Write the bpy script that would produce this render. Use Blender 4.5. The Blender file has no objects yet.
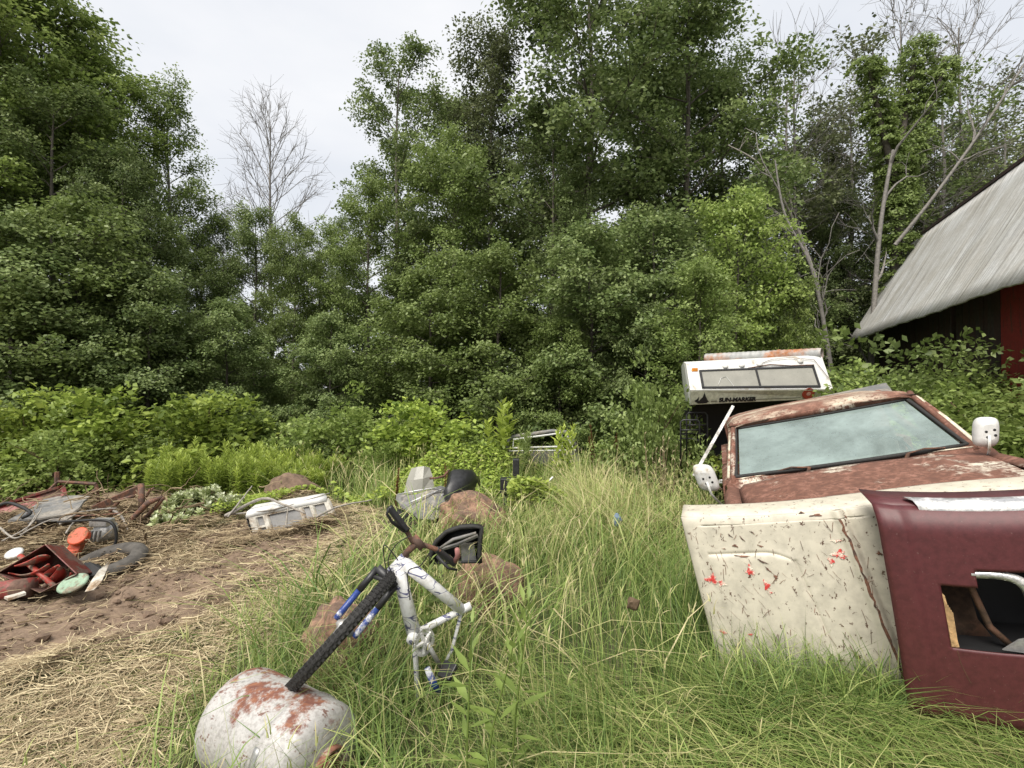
import bpy, math, random
import numpy as np
from mathutils import Vector, Matrix
random.seed(7); RNG = np.random.default_rng(11)
sc = bpy.context.scene
COL = sc.collection
# ------------------------------------------------------------------ camera, world, sun, exposure
PITCH = math.radians(0.69); F = 500.0; H = 1.7
cd = bpy.data.cameras.new('camera'); cam = bpy.data.objects.new('camera', cd); COL.objects.link(cam)
cd.sensor_width = 36; cd.lens = 36*F/1024; cd.clip_start = .05; cd.clip_end = 2000
cam.location = (0, 0, H); cam.rotation_euler = (math.radians(90)+PITCH, 0, 0)
sc.camera = cam
sc.view_settings.view_transform = 'Standard'; sc.view_settings.look = 'None'
sc.view_settings.exposure = 0.42; sc.view_settings.gamma = 1.0
sc.view_settings.use_curve_mapping = False
sc.cycles.max_bounces = 7; sc.cycles.diffuse_bounces = 3; sc.cycles.glossy_bounces = 3
sc.cycles.transmission_bounces = 4; sc.cycles.transparent_max_bounces = 6
sc.cycles.use_denoising = True
SUN_EL, SUN_AZ = math.radians(58), math.radians(-150)   # azimuth measured from +Y towards +X
w = bpy.data.worlds.new('World'); sc.world = w; w.use_nodes = True
nt = w.node_tree; nt.nodes.clear()
def N(nt, t, **k):
    n = nt.nodes.new(t)
    for a, v in k.items(): setattr(n, a, v)
    return n
out = N(nt, 'ShaderNodeOutputWorld'); bg = N(nt, 'ShaderNodeBackground')
sky = N(nt, 'ShaderNodeTexSky', sky_type='NISHITA', sun_disc=False)
sky.sun_elevation = SUN_EL; sky.sun_rotation = SUN_AZ
skm = N(nt, 'ShaderNodeMixRGB', blend_type='MULTIPLY'); skm.inputs[0].default_value = 1
skm.inputs[2].default_value = (.1, .1, .1, 1)
tc = N(nt, 'ShaderNodeTexCoord'); mp = N(nt, 'ShaderNodeMapping'); mp.inputs['Scale'].default_value = (1, 1, 2.6)
no = N(nt, 'ShaderNodeTexNoise'); no.inputs['Scale'].default_value = 2.1; no.inputs['Detail'].default_value = 5
cr = N(nt, 'ShaderNodeValToRGB')
cr.color_ramp.elements[0].position = .33; cr.color_ramp.elements[0].color = (.63, .655, .70, 1)
cr.color_ramp.elements[1].position = .68; cr.color_ramp.elements[1].color = (.78, .78, .79, 1)
mx = N(nt, 'ShaderNodeMixRGB'); mx.inputs[0].default_value = .93
L = nt.links.new
L(tc.outputs['Generated'], mp.inputs[0]); L(mp.outputs[0], no.inputs[0]); L(no.outputs[0], cr.inputs[0])
L(sky.outputs[0], skm.inputs[1]); L(skm.outputs[0], mx.inputs[1]); L(cr.outputs[0], mx.inputs[2])
L(mx.outputs[0], bg.inputs[0]); L(bg.outputs[0], out.inputs[0]); bg.inputs[1].default_value = 1.0
sd = bpy.data.lights.new('sun', 'SUN'); sd.energy = 3.9; sd.angle = math.radians(40); sd.color = (1, .95, .86)
sun = bpy.data.objects.new('sun', sd); COL.objects.link(sun)
sdir = Vector((math.sin(SUN_AZ)*math.cos(SUN_EL), math.cos(SUN_AZ)*math.cos(SUN_EL), math.sin(SUN_EL)))
sun.rotation_euler = sdir.to_track_quat('Z', 'Y').to_euler()

# ------------------------------------------------------------------ helpers
RM = Matrix.Rotation(math.radians(90)+PITCH, 3, 'X')
def P(px, py, Y):
    d = RM @ Vector(((px-512)/F, (384-py)/F, -1)); d = d*(Y/d.y)
    return Vector((d.x, Y, H+d.z))
def V3(*a): return Vector(a)
def tag(o, label=None, cat=None, group=None, kind=None):
    if label: o['label'] = label
    if cat: o['category'] = cat
    if group: o['group'] = group
    if kind: o['kind'] = kind
    return o
def empty(name, loc, label, cat, group=None):
    o = bpy.data.objects.new(name, None); o.empty_display_size = .1; o.location = loc; COL.objects.link(o)
    return tag(o, label, cat, group)
def origin(o):
    p = Vector((0, 0, 0))
    while o is not None: p = p + o.location; o = o.parent
    return p
class MB:
    def __init__(s): s.v = []; s.f = []; s.m = []; s.mi = 0
    def add(s, vs, fs):
        n = len(s.v); s.v += [tuple(v) for v in vs]
        for f in fs: s.f.append(tuple(n+i for i in f)); s.m.append(s.mi)
        return s
    def box(s, c, sz, ax=None):
        c = Vector(c); ax = ax or (V3(1,0,0), V3(0,1,0), V3(0,0,1))
        vs = []
        for i in (-.5, .5):
            for j in (-.5, .5):
                for k in (-.5, .5): vs.append(c+ax[0]*sz[0]*i+ax[1]*sz[1]*j+ax[2]*sz[2]*k)
        return s.add(vs, [(0,1,3,2),(4,6,7,5),(0,4,5,1),(2,3,7,6),(0,2,6,4),(1,5,7,3)])
    def tube(s, pts, r, n=8, cap=True):
        pts = [Vector(p) for p in pts]
        rs = r if isinstance(r, (list, tuple)) else [r]*len(pts)
        ref = None; base = len(s.v); vs = []
        for i, p in enumerate(pts):
            t = (pts[min(i+1, len(pts)-1)]-pts[max(i-1, 0)]).normalized()
            if ref is None: ref = t.orthogonal().normalized()
            ref = (ref-t*ref.dot(t)).normalized(); b = t.cross(ref)
            for k in range(n):
                a = 2*math.pi*k/n; vs.append(p+(ref*math.cos(a)+b*math.sin(a))*rs[i])
        fs = []
        for i in range(len(pts)-1):
            for k in range(n):
                k2 = (k+1) % n; fs.append((i*n+k, i*n+k2, (i+1)*n+k2, (i+1)*n+k))
        if cap: fs.append(tuple(range(n-1, -1, -1))); fs.append(tuple((len(pts)-1)*n+k for k in range(n)))
        return s.add(vs, fs)
    def lathe(s, c, axis, prof, n=32, x0=None, arc=(0, 2*math.pi)):
        c = Vector(c); ax = Vector(axis).normalized(); e1 = (Vector(x0) if x0 else ax.orthogonal()); e1 = (e1-ax*e1.dot(ax)).normalized(); e2 = ax.cross(e1)
        full = abs(arc[1]-arc[0]-2*math.pi) < 1e-6
        m = n if full else n+1; vs = []
        for (h, r) in prof:
            for k in range(m):
                a = arc[0]+(arc[1]-arc[0])*k/n; vs.append(c+ax*h+(e1*math.cos(a)+e2*math.sin(a))*r)
        fs = []
        for i in range(len(prof)-1):
            for k in range(n):
                k2 = (k+1) % m; fs.append((i*m+k, i*m+k2, (i+1)*m+k2, (i+1)*m+k))
        return s.add(vs, fs)
    def torus(s, c, axis, R, r, n=40, m=10, sq=1.0):
        prof = [(math.sin(2*math.pi*k/m)*r*sq, R+math.cos(2*math.pi*k/m)*r) for k in range(m+1)]
        return s.lathe(c, axis, prof, n)
    def loft(s, rows, close=False):
        n = len(rows[0]); vs = [p for r in rows for p in r]; fs = []
        for i in range(len(rows)-1):
            for k in range(n-1 if not close else n):
                k2 = (k+1) % n; fs.append((i*n+k, i*n+k2, (i+1)*n+k2, (i+1)*n+k))
        return s.add(vs, fs)
    def slab(s, poly, off):
        """polygon with thickness vector"""
        n = len(poly); off = Vector(off); vs = [Vector(p) for p in poly]+[Vector(p)+off for p in poly]
        return s.add(vs, [tuple(range(n-1, -1, -1)), tuple(range(n, 2*n))]+[(i, (i+1) % n, n+(i+1) % n, n+i) for i in range(n)])
    def blob(s, c, r, seed=0, n=3, amp=.15, fr=2.0):
        import bmesh
        bm = bmesh.new(); bmesh.ops.create_icosphere(bm, subdivisions=n, radius=1)
        ph = np.random.default_rng(seed).uniform(0, 6, 12); vs = []
        for v in bm.verts:
            p = v.co; d = 1+amp*(math.sin(p.x*fr*1.3+ph[0]+2*math.sin(p.y*fr+ph[1]))+.6*math.sin(p.y*fr*2.1+ph[2]+p.z*fr*1.7)+.35*math.sin(p.z*fr*4+ph[3]+p.x*fr*3.7))
            vs.append((c[0]+p.x*r[0]*d, c[1]+p.y*r[1]*d, c[2]+p.z*r[2]*d))
        fs = [tuple(v.index for v in f.verts) for f in bm.faces]; bm.free()
        return s.add(vs, fs)
    def build(s, name, mat, parent=None, smooth=False, bevel=0, solid=0, angle=40):
        og = origin(parent) if parent is not None else Vector((0, 0, 0))
        top = parent is None
        if top:
            og = Vector((sum(v[0] for v in s.v)/len(s.v), sum(v[1] for v in s.v)/len(s.v), min(v[2] for v in s.v)))
        me = bpy.data.meshes.new(name)
        me.from_pydata([(v[0]-og.x, v[1]-og.y, v[2]-og.z) for v in s.v], [], s.f)
        mats = mat if isinstance(mat, (list, tuple)) else [mat]
        for m in mats: me.materials.append(m)
        if len(mats) > 1: me.polygons.foreach_set('material_index', s.m)
        if smooth:
            me.polygons.foreach_set('use_smooth', [True]*len(me.polygons))
        me.update()
        o = bpy.data.objects.new(name, me); COL.objects.link(o)
        if parent is not None: o.parent = parent
        else: o.location = og
        if solid:
            q = o.modifiers.new('solid', 'SOLIDIFY'); q.thickness = solid; q.offset = 0
        if bevel:
            q = o.modifiers.new('bevel', 'BEVEL'); q.width = bevel; q.segments = 2; q.limit_method = 'ANGLE'; q.angle_limit = math.radians(35)
        return o
def np_mesh(name, V, Fc, mat, tint=None, loc=(0, 0, 0), link=True, uvs=None):
    V = np.asarray(V, np.float32); Fc = np.asarray(Fc, np.int32); k = Fc.shape[1]
    me = bpy.data.meshes.new(name)
    me.vertices.add(len(V)); me.vertices.foreach_set('co', V.ravel())
    me.loops.add(Fc.size); me.loops.foreach_set('vertex_index', Fc.ravel())
    me.polygons.add(len(Fc)); me.polygons.foreach_set('loop_start', np.arange(0, Fc.size, k, dtype=np.int32))
    if tint is not None:
        at = me.attributes.new('tint', 'FLOAT', 'POINT'); at.data.foreach_set('value', np.asarray(tint, np.float32))
    me.materials.append(mat); me.update(calc_edges=True)
    if not link: return me
    o = bpy.data.objects.new(name, me); o.location = loc; COL.objects.link(o); return o
def mknoise(seed, n=14, f0=.4, f1=3.0):
    r = np.random.default_rng(seed); k = np.exp(r.uniform(np.log(f0), np.log(f1), n)); a = r.uniform(0, 2*np.pi, n)
    kx, ky, ph = k*np.cos(a), k*np.sin(a), r.uniform(0, 2*np.pi, n); am = (f0/k)**.6; am /= np.sqrt((am**2).sum()/2)
    def f(x, y):
        x = np.asarray(x, float); y = np.asarray(y, float); s = 0
        for i in range(n): s = s+am[i]*np.sin(kx[i]*x+ky[i]*y+ph[i])
        return s
    return f

# ------------------------------------------------------------------ materials
def newmat(name):
    m = bpy.data.materials.new(name); m.use_nodes = True; nt = m.node_tree; nt.nodes.clear()
    o = N(nt, 'ShaderNodeOutputMaterial'); b = N(nt, 'ShaderNodeBsdfPrincipled'); nt.links.new(b.outputs[0], o.inputs[0])
    return m, nt, o, b
def c4(c): return (c[0], c[1], c[2], 1)
def ramp(nt, fac, stops, interp='LINEAR'):
    r = N(nt, 'ShaderNodeValToRGB'); e = r.color_ramp.elements; r.color_ramp.interpolation = interp
    while len(e) < len(stops): e.new(.5)
    for i, (p, c) in enumerate(stops): e[i].position = p; e[i].color = c4(c)
    nt.links.new(fac, r.inputs[0]); return r
def noise(nt, scale, detail=6, rough=.6, stretch=(1, 1, 1), rot=(0, 0, 0), dist=0):
    t = N(nt, 'ShaderNodeTexCoord'); mp = N(nt, 'ShaderNodeMapping'); mp.inputs['Scale'].default_value = stretch; mp.inputs['Rotation'].default_value = rot
    n = N(nt, 'ShaderNodeTexNoise'); n.inputs['Scale'].default_value = scale; n.inputs['Detail'].default_value = detail; n.inputs['Roughness'].default_value = rough; n.inputs['Distortion'].default_value = dist
    nt.links.new(t.outputs['Object'], mp.inputs[0]); nt.links.new(mp.outputs[0], n.inputs[0]); return n
def mixc(nt, fac, a, b, mode='MIX'):
    m = N(nt, 'ShaderNodeMixRGB', blend_type=mode)
    for i, x in ((0, fac), (1, a), (2, b)):
        if hasattr(x, 'is_linked'): nt.links.new(x, m.inputs[i])
        else: m.inputs[i].default_value = x if i == 0 else c4(x)
    return m.outputs[0]
def bump(nt, b, h, strength=.3, dist=.01):
    u = N(nt, 'ShaderNodeBump'); u.inputs['Strength'].default_value = strength; u.inputs['Distance'].default_value = dist
    nt.links.new(h, u.inputs['Height']); nt.links.new(u.outputs[0], b.inputs['Normal'])
def plain(name, col, rough=.6, metal=0, var=.25, scale=12, bmp=.1):
    m, nt, o, b = newmat(name); n = noise(nt, scale)
    d = tuple(x*(1-var) for x in col); l = tuple(min(1, x*(1+var)) for x in col)
    r = ramp(nt, n.outputs[0], [(.3, d), (.7, l)]); nt.links.new(r.outputs[0], b.inputs['Base Color'])
    b.inputs['Roughness'].default_value = rough; b.inputs['Metallic'].default_value = metal
    if bmp: bump(nt, b, n.outputs[0], bmp, .01)
    return m
def worn(name, paint, rust=(.16, .06, .035), cover=.5, scale=3, rough=.45, stretch=(1, 1, 1), soft=.03, dirt=.35, fine=.0, metal=0, rot=(0,0,0), rust2=None, bmp=.25):
    """paint with patches of rust / wear; cover = share rusted, roughly"""
    m, nt, o, b = newmat(name)
    n1 = noise(nt, scale, 9, .68, stretch, rot); n2 = noise(nt, scale*6, 6, .6); n3 = noise(nt, scale*14, 5, .7, stretch, rot)
    th = .66-.32*cover
    msk = ramp(nt, n1.outputs[0], [(max(0, th-soft), (0,0,0)), (min(1, th+soft), (1,1,1))])
    rc = ramp(nt, n2.outputs[0], [(.3, tuple(x*.55 for x in rust)), (.5, rust), (.72, rust2 or tuple(min(1, x*1.6) for x in rust))])
    pc = ramp(nt, n2.outputs[0], [(.25, tuple(x*(1-dirt) for x in paint)), (.6, paint)])
    col = mixc(nt, msk.outputs[0], pc.outputs[0], rc.outputs[0])
    if fine > 0:
        fm = ramp(nt, n3.outputs[0], [(.70-fine*.25, (0,0,0)), (.73-fine*.25, (1,1,1))])
        col = mixc(nt, fm.outputs[0], col, tuple(x*.7 for x in rust))
    nt.links.new(col, b.inputs['Base Color']); b.inputs['Metallic'].default_value = metal
    rr = ramp(nt, msk.outputs[0], [(0, (rough,)*3), (1, (.85,)*3)]); nt.links.new(rr.outputs[0], b.inputs['Roughness'])
    bump(nt, b, n2.outputs[0], bmp, .006)
    return m
def leafmat(name, stops, trans=.3, rnd=.17, rough=.46):
    m, nt, o, b = newmat(name)
    a = N(nt, 'ShaderNodeAttribute', attribute_name='tint'); r = ramp(nt, a.outputs['Fac'], stops)
    oi = N(nt, 'ShaderNodeObjectInfo'); hs = N(nt, 'ShaderNodeHueSaturation')
    mr = N(nt, 'ShaderNodeMapRange'); mr.inputs['To Min'].default_value = 1-rnd; mr.inputs['To Max'].default_value = 1+rnd
    nt.links.new(oi.outputs['Random'], mr.inputs[0]); nt.links.new(mr.outputs[0], hs.inputs['Value']); nt.links.new(r.outputs[0], hs.inputs['Color'])
    nt.links.new(hs.outputs[0], b.inputs['Base Color']); b.inputs['Roughness'].default_value = rough; b.inputs['Specular IOR Level'].default_value = .32
    t = N(nt, 'ShaderNodeBsdfTranslucent'); mx = N(nt, 'ShaderNodeMixShader'); mx.inputs[0].default_value = trans
    nt.links.new(hs.outputs[0], t.inputs[0]); nt.links.new(b.outputs[0], mx.inputs[1]); nt.links.new(t.outputs[0], mx.inputs[2]); nt.links.new(mx.outputs[0], o.inputs[0])
    return m
M = {}
M['leaf_dark'] = leafmat('leaf_dark', [(0, (.075, .115, .034)), (.5, (.17, .225, .076)), (1, (.30, .36, .15))], .38)
M['leaf_mid'] = leafmat('leaf_mid', [(0, (.095, .14, .034)), (.5, (.20, .265, .076)), (1, (.34, .415, .155))], .4)
M['leaf_light'] = leafmat('leaf_light', [(0, (.12, .175, .04)), (.5, (.25, .33, .085)), (1, (.42, .50, .17))], .42)
M['leaf_pine'] = leafmat('leaf_pine', [(0, (.08, .10, .045)), (.5, (.155, .18, .08)), (1, (.25, .275, .14))], .3)
M['leaf_yellow'] = leafmat('leaf_yellow', [(0, (.13, .19, .035)), (.5, (.30, .39, .08)), (1, (.48, .56, .12))], .4)
M['leaf_pale'] = leafmat('leaf_pale', [(0, (.13, .19, .05)), (.45, (.30, .37, .13)), (.7, (.50, .55, .30)), (1, (.80, .81, .68))], .3)
M['leaf_rust'] = leafmat('leaf_rust', [(0, (.08, .035, .018)), (1, (.24, .12, .05))], .2)
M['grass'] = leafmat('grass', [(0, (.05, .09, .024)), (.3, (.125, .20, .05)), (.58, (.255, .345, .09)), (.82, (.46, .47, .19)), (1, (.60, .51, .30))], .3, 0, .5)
M['straw'] = leafmat('straw', [(0, (.14, .095, .06)), (.5, (.36, .28, .17)), (1, (.62, .53, .34))], .1, 0, .8)
M['bark'] = plain('bark', (.10, .085, .07), .9, 0, .5, 18, .5)
M['bark_grey'] = plain('bark_grey', (.19, .175, .16), .9, 0, .4, 18, .4)
M['deadwood'] = plain('deadwood', (.27, .245, .215), .9, 0, .35, 30, .3)
M['twig'] = plain('twig', (.17, .11, .07), .9, 0, .5, 40, .3)

# ------------------------------------------------------------------ terrain
MUDP = np.array([(-14,9.5),(-5.2,7.6),(-4.0,6.6),(-3.75,5.3),(-3.0,4.75),(-3.35,5.9),(-2.7,6.9),(-2.2,6.9),(-2.15,6.0),(-2.25,4.4),(-2.4,3.5),(-2.7,2.9),(-5,2.0),(-14,.5)])
def polydist(x, y, poly):
    """signed distance, negative inside"""
    x = np.asarray(x, float); y = np.asarray(y, float); d = np.full(x.shape, 1e9); ins = np.zeros(x.shape, bool)
    n = len(poly)
    for i in range(n):
        ax, ay = poly[i]; bx, by = poly[(i+1) % n]; ex, ey = bx-ax, by-ay
        t = np.clip(((x-ax)*ex+(y-ay)*ey)/(ex*ex+ey*ey), 0, 1)
        d = np.minimum(d, np.hypot(x-ax-t*ex, y-ay-t*ey))
        c = ((ay > y) != (by > y)) & (x < (bx-ax)*(y-ay)/(by-ay+1e-12)+ax); ins ^= c
    return np.where(ins, -d, d)
n_big = mknoise(1, 12, .15, .9); n_mid = mknoise(2, 16, 1.2, 6); n_fine = mknoise(3, 24, 6, 30)
n_edge = mknoise(4, 16, 1, 9); n_clump = mknoise(5, 16, 1.2, 7); n_tint = mknoise(6, 14, .5, 3); n_dir = mknoise(8, 10, .5, 3)
n_rut = mknoise(9, 18, 2, 12)
def mudd(x, y): return polydist(x, y, MUDP)+.13*n_edge(x, y)
def ground(x, y):
    x = np.asarray(x, float); y = np.asarray(y, float)
    near = np.exp(-np.maximum(0, np.hypot(x, y-4)-12)**2/60)
    z = .035*n_big(x, y)*near
    m = np.clip(-mudd(x, y)/.25+.5, 0, 1)
    u = (x*.45+y*.9); v = (x*.9-y*.45)            # along / across the track
    z = z+m*(.055*n_rut(u*.35, v*1.3)+.022*n_fine(u*.5, v)+.012*n_fine(v*2+3, u*1.7))+.01*n_mid(x, y)*near
    z = z+.10*np.exp(-((x+5.3)/1.25)**2-((y-6.0)/.9)**2)*(1+.15*n_mid(x, y))
    z = z+.22*np.exp(-((x+3.05)/.45)**2-((y-7.3)/.4)**2)
    e = mudd(x, y); z = z+.12*np.exp(-((e-.05)/.16)**2)*np.clip(.5+.5*n_mid(x*.8, y*.8), 0, 1)*(x < -1.8)
    return z
def gz(x, y): return float(ground(np.array([x]), np.array([y]))[0])
def axis(lo, hi, step, far, g=1.25):
    a = list(np.arange(lo, hi, step)); s = step; p = hi; up = []
    while p < far: up.append(p); s *= g; p += s
    s = step; p = lo-step; dn = []
    while p > -far: dn.append(p); s *= g; p -= s
    return np.array(dn[::-1]+a+up+[far])
xs = axis(-6.5, 3.5, .045, 900); ys = axis(1.2, 8.2, .045, 900)
X, Y = np.meshgrid(xs, ys); Z = ground(X, Y); nx, ny = len(xs), len(ys)
ii, jj = np.meshgrid(np.arange(nx-1), np.arange(ny-1)); q = (jj*nx+ii).ravel()
gm, nt_, o_, b_ = newmat('soil')
att = N(nt_, 'ShaderNodeAttribute', attribute_name='tint')
na = noise(nt_, 1.6, 8, .65, (1, 1, 1)); nb = noise(nt_, 9, 8, .7, (1.0, 2.2, 1), (0, 0, -.45)); nc = noise(nt_, 60, 5, .7)
mudc = ramp(nt_, nb.outputs[0], [(.28, (.07, .045, .032)), (.48, (.17, .115, .08)), (.62, (.27, .19, .13)), (.8, (.40, .30, .21))])
mudc2 = mixc(nt_, na.outputs[0], mudc.outputs[0], (.23, .165, .115), 'MIX')
turf = ramp(nt_, nc.outputs[0], [(.3, (.03, .035, .014)), (.5, (.07, .07, .03)), (.7, (.15, .13, .065))])
mk = ramp(nt_, att.outputs['Fac'], [(.3, (0, 0, 0)), (.7, (1, 1, 1))])
nt_.links.new(mixc(nt_, mk.outputs[0], turf.outputs[0], mudc2), b_.inputs['Base Color']); b_.inputs['Roughness'].default_value = .9
bump(nt_, b_, nb.outputs[0], .6, .03)
tt = np.clip(-mudd(X, Y)/.2+.5, 0, 1)
g = np_mesh('ground', np.stack([X, Y, Z], -1).reshape(-1, 3), np.stack([q, q+1, q+nx+1, q+nx], 1), gm, tt.ravel())
g.data.polygons.foreach_set('use_smooth', [True]*len(g.data.polygons))
tag(g, kind='structure')

# ------------------------------------------------------------------ truck / panel frames (used by grass exclusion too)
W1 = P(736, 478, 4.0); ROLL = math.radians(12.3)
du = V3(.925*math.cos(ROLL), -.38*math.cos(ROLL), math.sin(ROLL)).normalized(); dd = V3(.38, .925, 0).normalized(); dw = du.cross(dd).normalized()
def T(a, b, c): return W1+du*a+dd*b+dw*c

# ------------------------------------------------------------------ grass
CIRC = [(-1.04, 2.15, .42, .27), (-1.0, 3.0, .2, .18), (-.15, 3.95, .2, .18), (-.45, 5.6, .34, .25), (-1.15, 6.1, .6, .5), (-.45, 6.3, .5, .45)]   # x, y, rx, ry kept clear of tall blades
def clearing(x, y):
    k = np.ones_like(x)
    for cx, cy, rx, ry in CIRC: k = np.where(((x-cx)/rx)**2+((y-cy)/ry)**2 < 1, 0, k)
    rx_, ry_ = x-W1.x, y-W1.y; a = rx_*.925-ry_*.38; b = rx_*.38+ry_*.925
    k = np.where((a > -.15) & (b > -1.05) & (b < 5), 0, k)
    # shell half buried by the track
    k = np.where((np.abs(x+2.85) < .5) & (y > 5.7) & (y < 7.1) & (x > -3.3) & (x < -2.2+.0*y), k*.0, k)
    return k
def blades(x, y, h, wd, lean, ang, tint, curl=1.0):
    n = len(x); z = ground(x, y)-.01
    lv = np.array([0, .38, .74, 1.0]); dx, dy = np.cos(ang), np.sin(ang)
    sa = ang+np.pi/2+RNG.uniform(-.9, .9, n); sx, sy = np.cos(sa), np.sin(sa)
    V = np.zeros((n, 7, 3)); 
    for i, t in enumerate(lv):
        off = lean*h*t**(1+curl); up = h*(t-.42*lean*t**2.2); up = np.maximum(up, .004)
        cx, cy, cz = x+dx*off, y+dy*off, z+up
        if i < 3:
            ww = wd*(1-.45*t)*.5
            V[:, 2*i] = np.stack([cx-sx*ww, cy-sy*ww, cz], 1); V[:, 2*i+1] = np.stack([cx+sx*ww, cy+sy*ww, cz], 1)
        else: V[:, 6] = np.stack([cx, cy, cz], 1)
    f = np.array([(0,1,3),(0,3,2),(2,3,5),(2,5,4),(4,5,6)]); Fc = (np.arange(n)[:, None, None]*7+f[None]).reshape(-1, 3)
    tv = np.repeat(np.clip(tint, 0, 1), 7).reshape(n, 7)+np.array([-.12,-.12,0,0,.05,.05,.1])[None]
    return V.reshape(-1, 3), Fc, np.clip(tv, 0, 1).ravel()
def merge(parts):
    Vs, Fs, Ts, o = [], [], [], 0
    for V, Fc, t in parts: Vs.append(V); Fs.append(Fc+o); Ts.append(t); o += len(V)
    return np.concatenate(Vs), np.concatenate(Fs), np.concatenate(Ts)
def sample(n, y0, y1, xpad=.6, xl=None, xr=None):
    y = np.sqrt(RNG.uniform(y0**2, y1**2, n)); x = RNG.uniform(-1, 1, n)*(y*1.08+xpad)
    return x, y
parts = []
for (y0, y1, dens, ws) in ((1.15, 2.6, 2600, .75), (2.6, 4.2, 2100, .95), (4.2, 6.5, 1200, 1.25), (6.5, 9.5, 520, 1.8)):
    area = (y1**2-y0**2)*1.08+1.2*(y1-y0); x, y = sample(int(area*dens), y0, y1)
    md = mudd(x, y); cl = n_clump(x, y); tn = n_tint(x, y)
    full = np.clip((md-.15)/.9, 0, 1)*np.clip((x+1.82+.28*(y-2.2)+.15*n_edge(x, y))/.5, 0, 1)**np.clip((3.6-y)/.6, 0, 1)                       # 0 at the mud edge, 1 in deep grass
    h = .09+full*(.50+.15*cl+.08*tn)
    h = np.where(y < 2.1, h*np.clip((y-.5)/1.6, .3, 1), h)
    # trampled, paler patch along the bottom right
    h = h*np.where((y > 4.7) & (y < 8.3) & (x > -1.7) & (x < .75), .62, 1)
    low = np.clip((2.62-y)/.5, 0, 1)*np.clip((x-.35)/.5, 0, 1)*.8; h = h*(1-.68*low)
    front = (x > 1.0) & (y < 2.95); h = np.where(front, np.minimum(h, np.where(y > 2.25, .40, .24)+.08*cl), h)
    vis = (h > .1)|(RNG.random(len(x)) < .55)
    keep = (md > -.05+.1*RNG.random(len(x))) & (clearing(x, y) > 0) & vis & (RNG.random(len(x)) < .35+.65*np.clip(.6+.5*cl, 0, 1))
    x, y, h, full, low, cl, tn = [a[keep] for a in (x, y, h, full, low, cl, tn)]; n = len(x)
    dry = np.clip((1-full)*1.0+low*.75, 0, 1)
    h = h*RNG.uniform(.45, 1.25, n)
    lean = np.clip(RNG.normal(.5, .27, n)+.45*dry+.12*cl, .05, 1.25)
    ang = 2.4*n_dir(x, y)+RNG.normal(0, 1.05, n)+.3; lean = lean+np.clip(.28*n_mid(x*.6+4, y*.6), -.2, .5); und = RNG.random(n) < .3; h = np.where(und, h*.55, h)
    tint = .44+.10*tn+RNG.normal(0, .17, n)+.33*dry*RNG.random(n)+np.where(RNG.random(n) < .14, .38, 0)-np.where(und, .26, 0)+.04*(y-3)*(y < 7)  # short under-layer blades get a darker tint: shade painted in for depth
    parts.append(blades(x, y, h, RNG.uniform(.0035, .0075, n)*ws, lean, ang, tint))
for (y0, y1, cnt, ws) in ((1.5, 3.0, 2600, 1.0), (3.0, 5.5, 5200, 1.5), (5.5, 9, 3000, 2.0)):       # broad arching blades and dead ones
    x, y = sample(cnt, y0, y1); md = mudd(x, y); k = (md > .75) & ((x > -1.5)|(y > 3.4)) & (clearing(x, y) > 0) & ((x < .95)|(y > 3)) & (RNG.random(len(x)) < .4+.4*n_clump(x+3, y)); x, y = x[k], y[k]; n = len(x)
    parts.append(blades(x, y, RNG.uniform(.5, 1.0, n)*np.clip(y/2.8, .55, 1), RNG.uniform(.006, .011, n)*ws, RNG.uniform(.45, 1.15, n), RNG.uniform(0, 6.28, n), np.where(RNG.random(n) < .3, RNG.uniform(.8, 1, n), RNG.uniform(.15, .7, n)), 1.6))
n = 9000; x = RNG.uniform(-.1, 3.1, n); y = RNG.uniform(1.75, 2.85, n); k = (clearing(x, y) > 0) & (RNG.random(n) < np.clip((2.95-y)/.5, 0, 1)*np.clip((x+.1)/.6, 0, 1)); x, y = x[k], y[k]; n = len(x)
parts.append(blades(x, y, RNG.uniform(.25, .6, n), RNG.uniform(.004, .008, n), RNG.uniform(.95, 1.5, n), RNG.normal(2.6, 1.0, n)+n_dir(x, y), RNG.uniform(.2, .85, n), .8))
n = 1500; x = RNG.uniform(.95, 2.0, n); y = RNG.uniform(2.3, 2.68, n); k = clearing(x, y) > 0; x, y = x[k], y[k]; n = len(x)
parts.append(blades(x, y, RNG.uniform(.3, .62, n)*np.clip(1.15-.5*np.abs(x-1.45), .5, 1), RNG.uniform(.004, .008, n), RNG.uniform(.3, 1.0, n), RNG.uniform(0, 6.28, n), RNG.uniform(.1, .7, n), 1.4))
V, Fc, t = merge(parts)
tag(np_mesh('tall_grass', V, Fc, M['grass'], t), 'tall uncut green grass filling the clearing between the junk', 'grass', kind='stuff')
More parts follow.
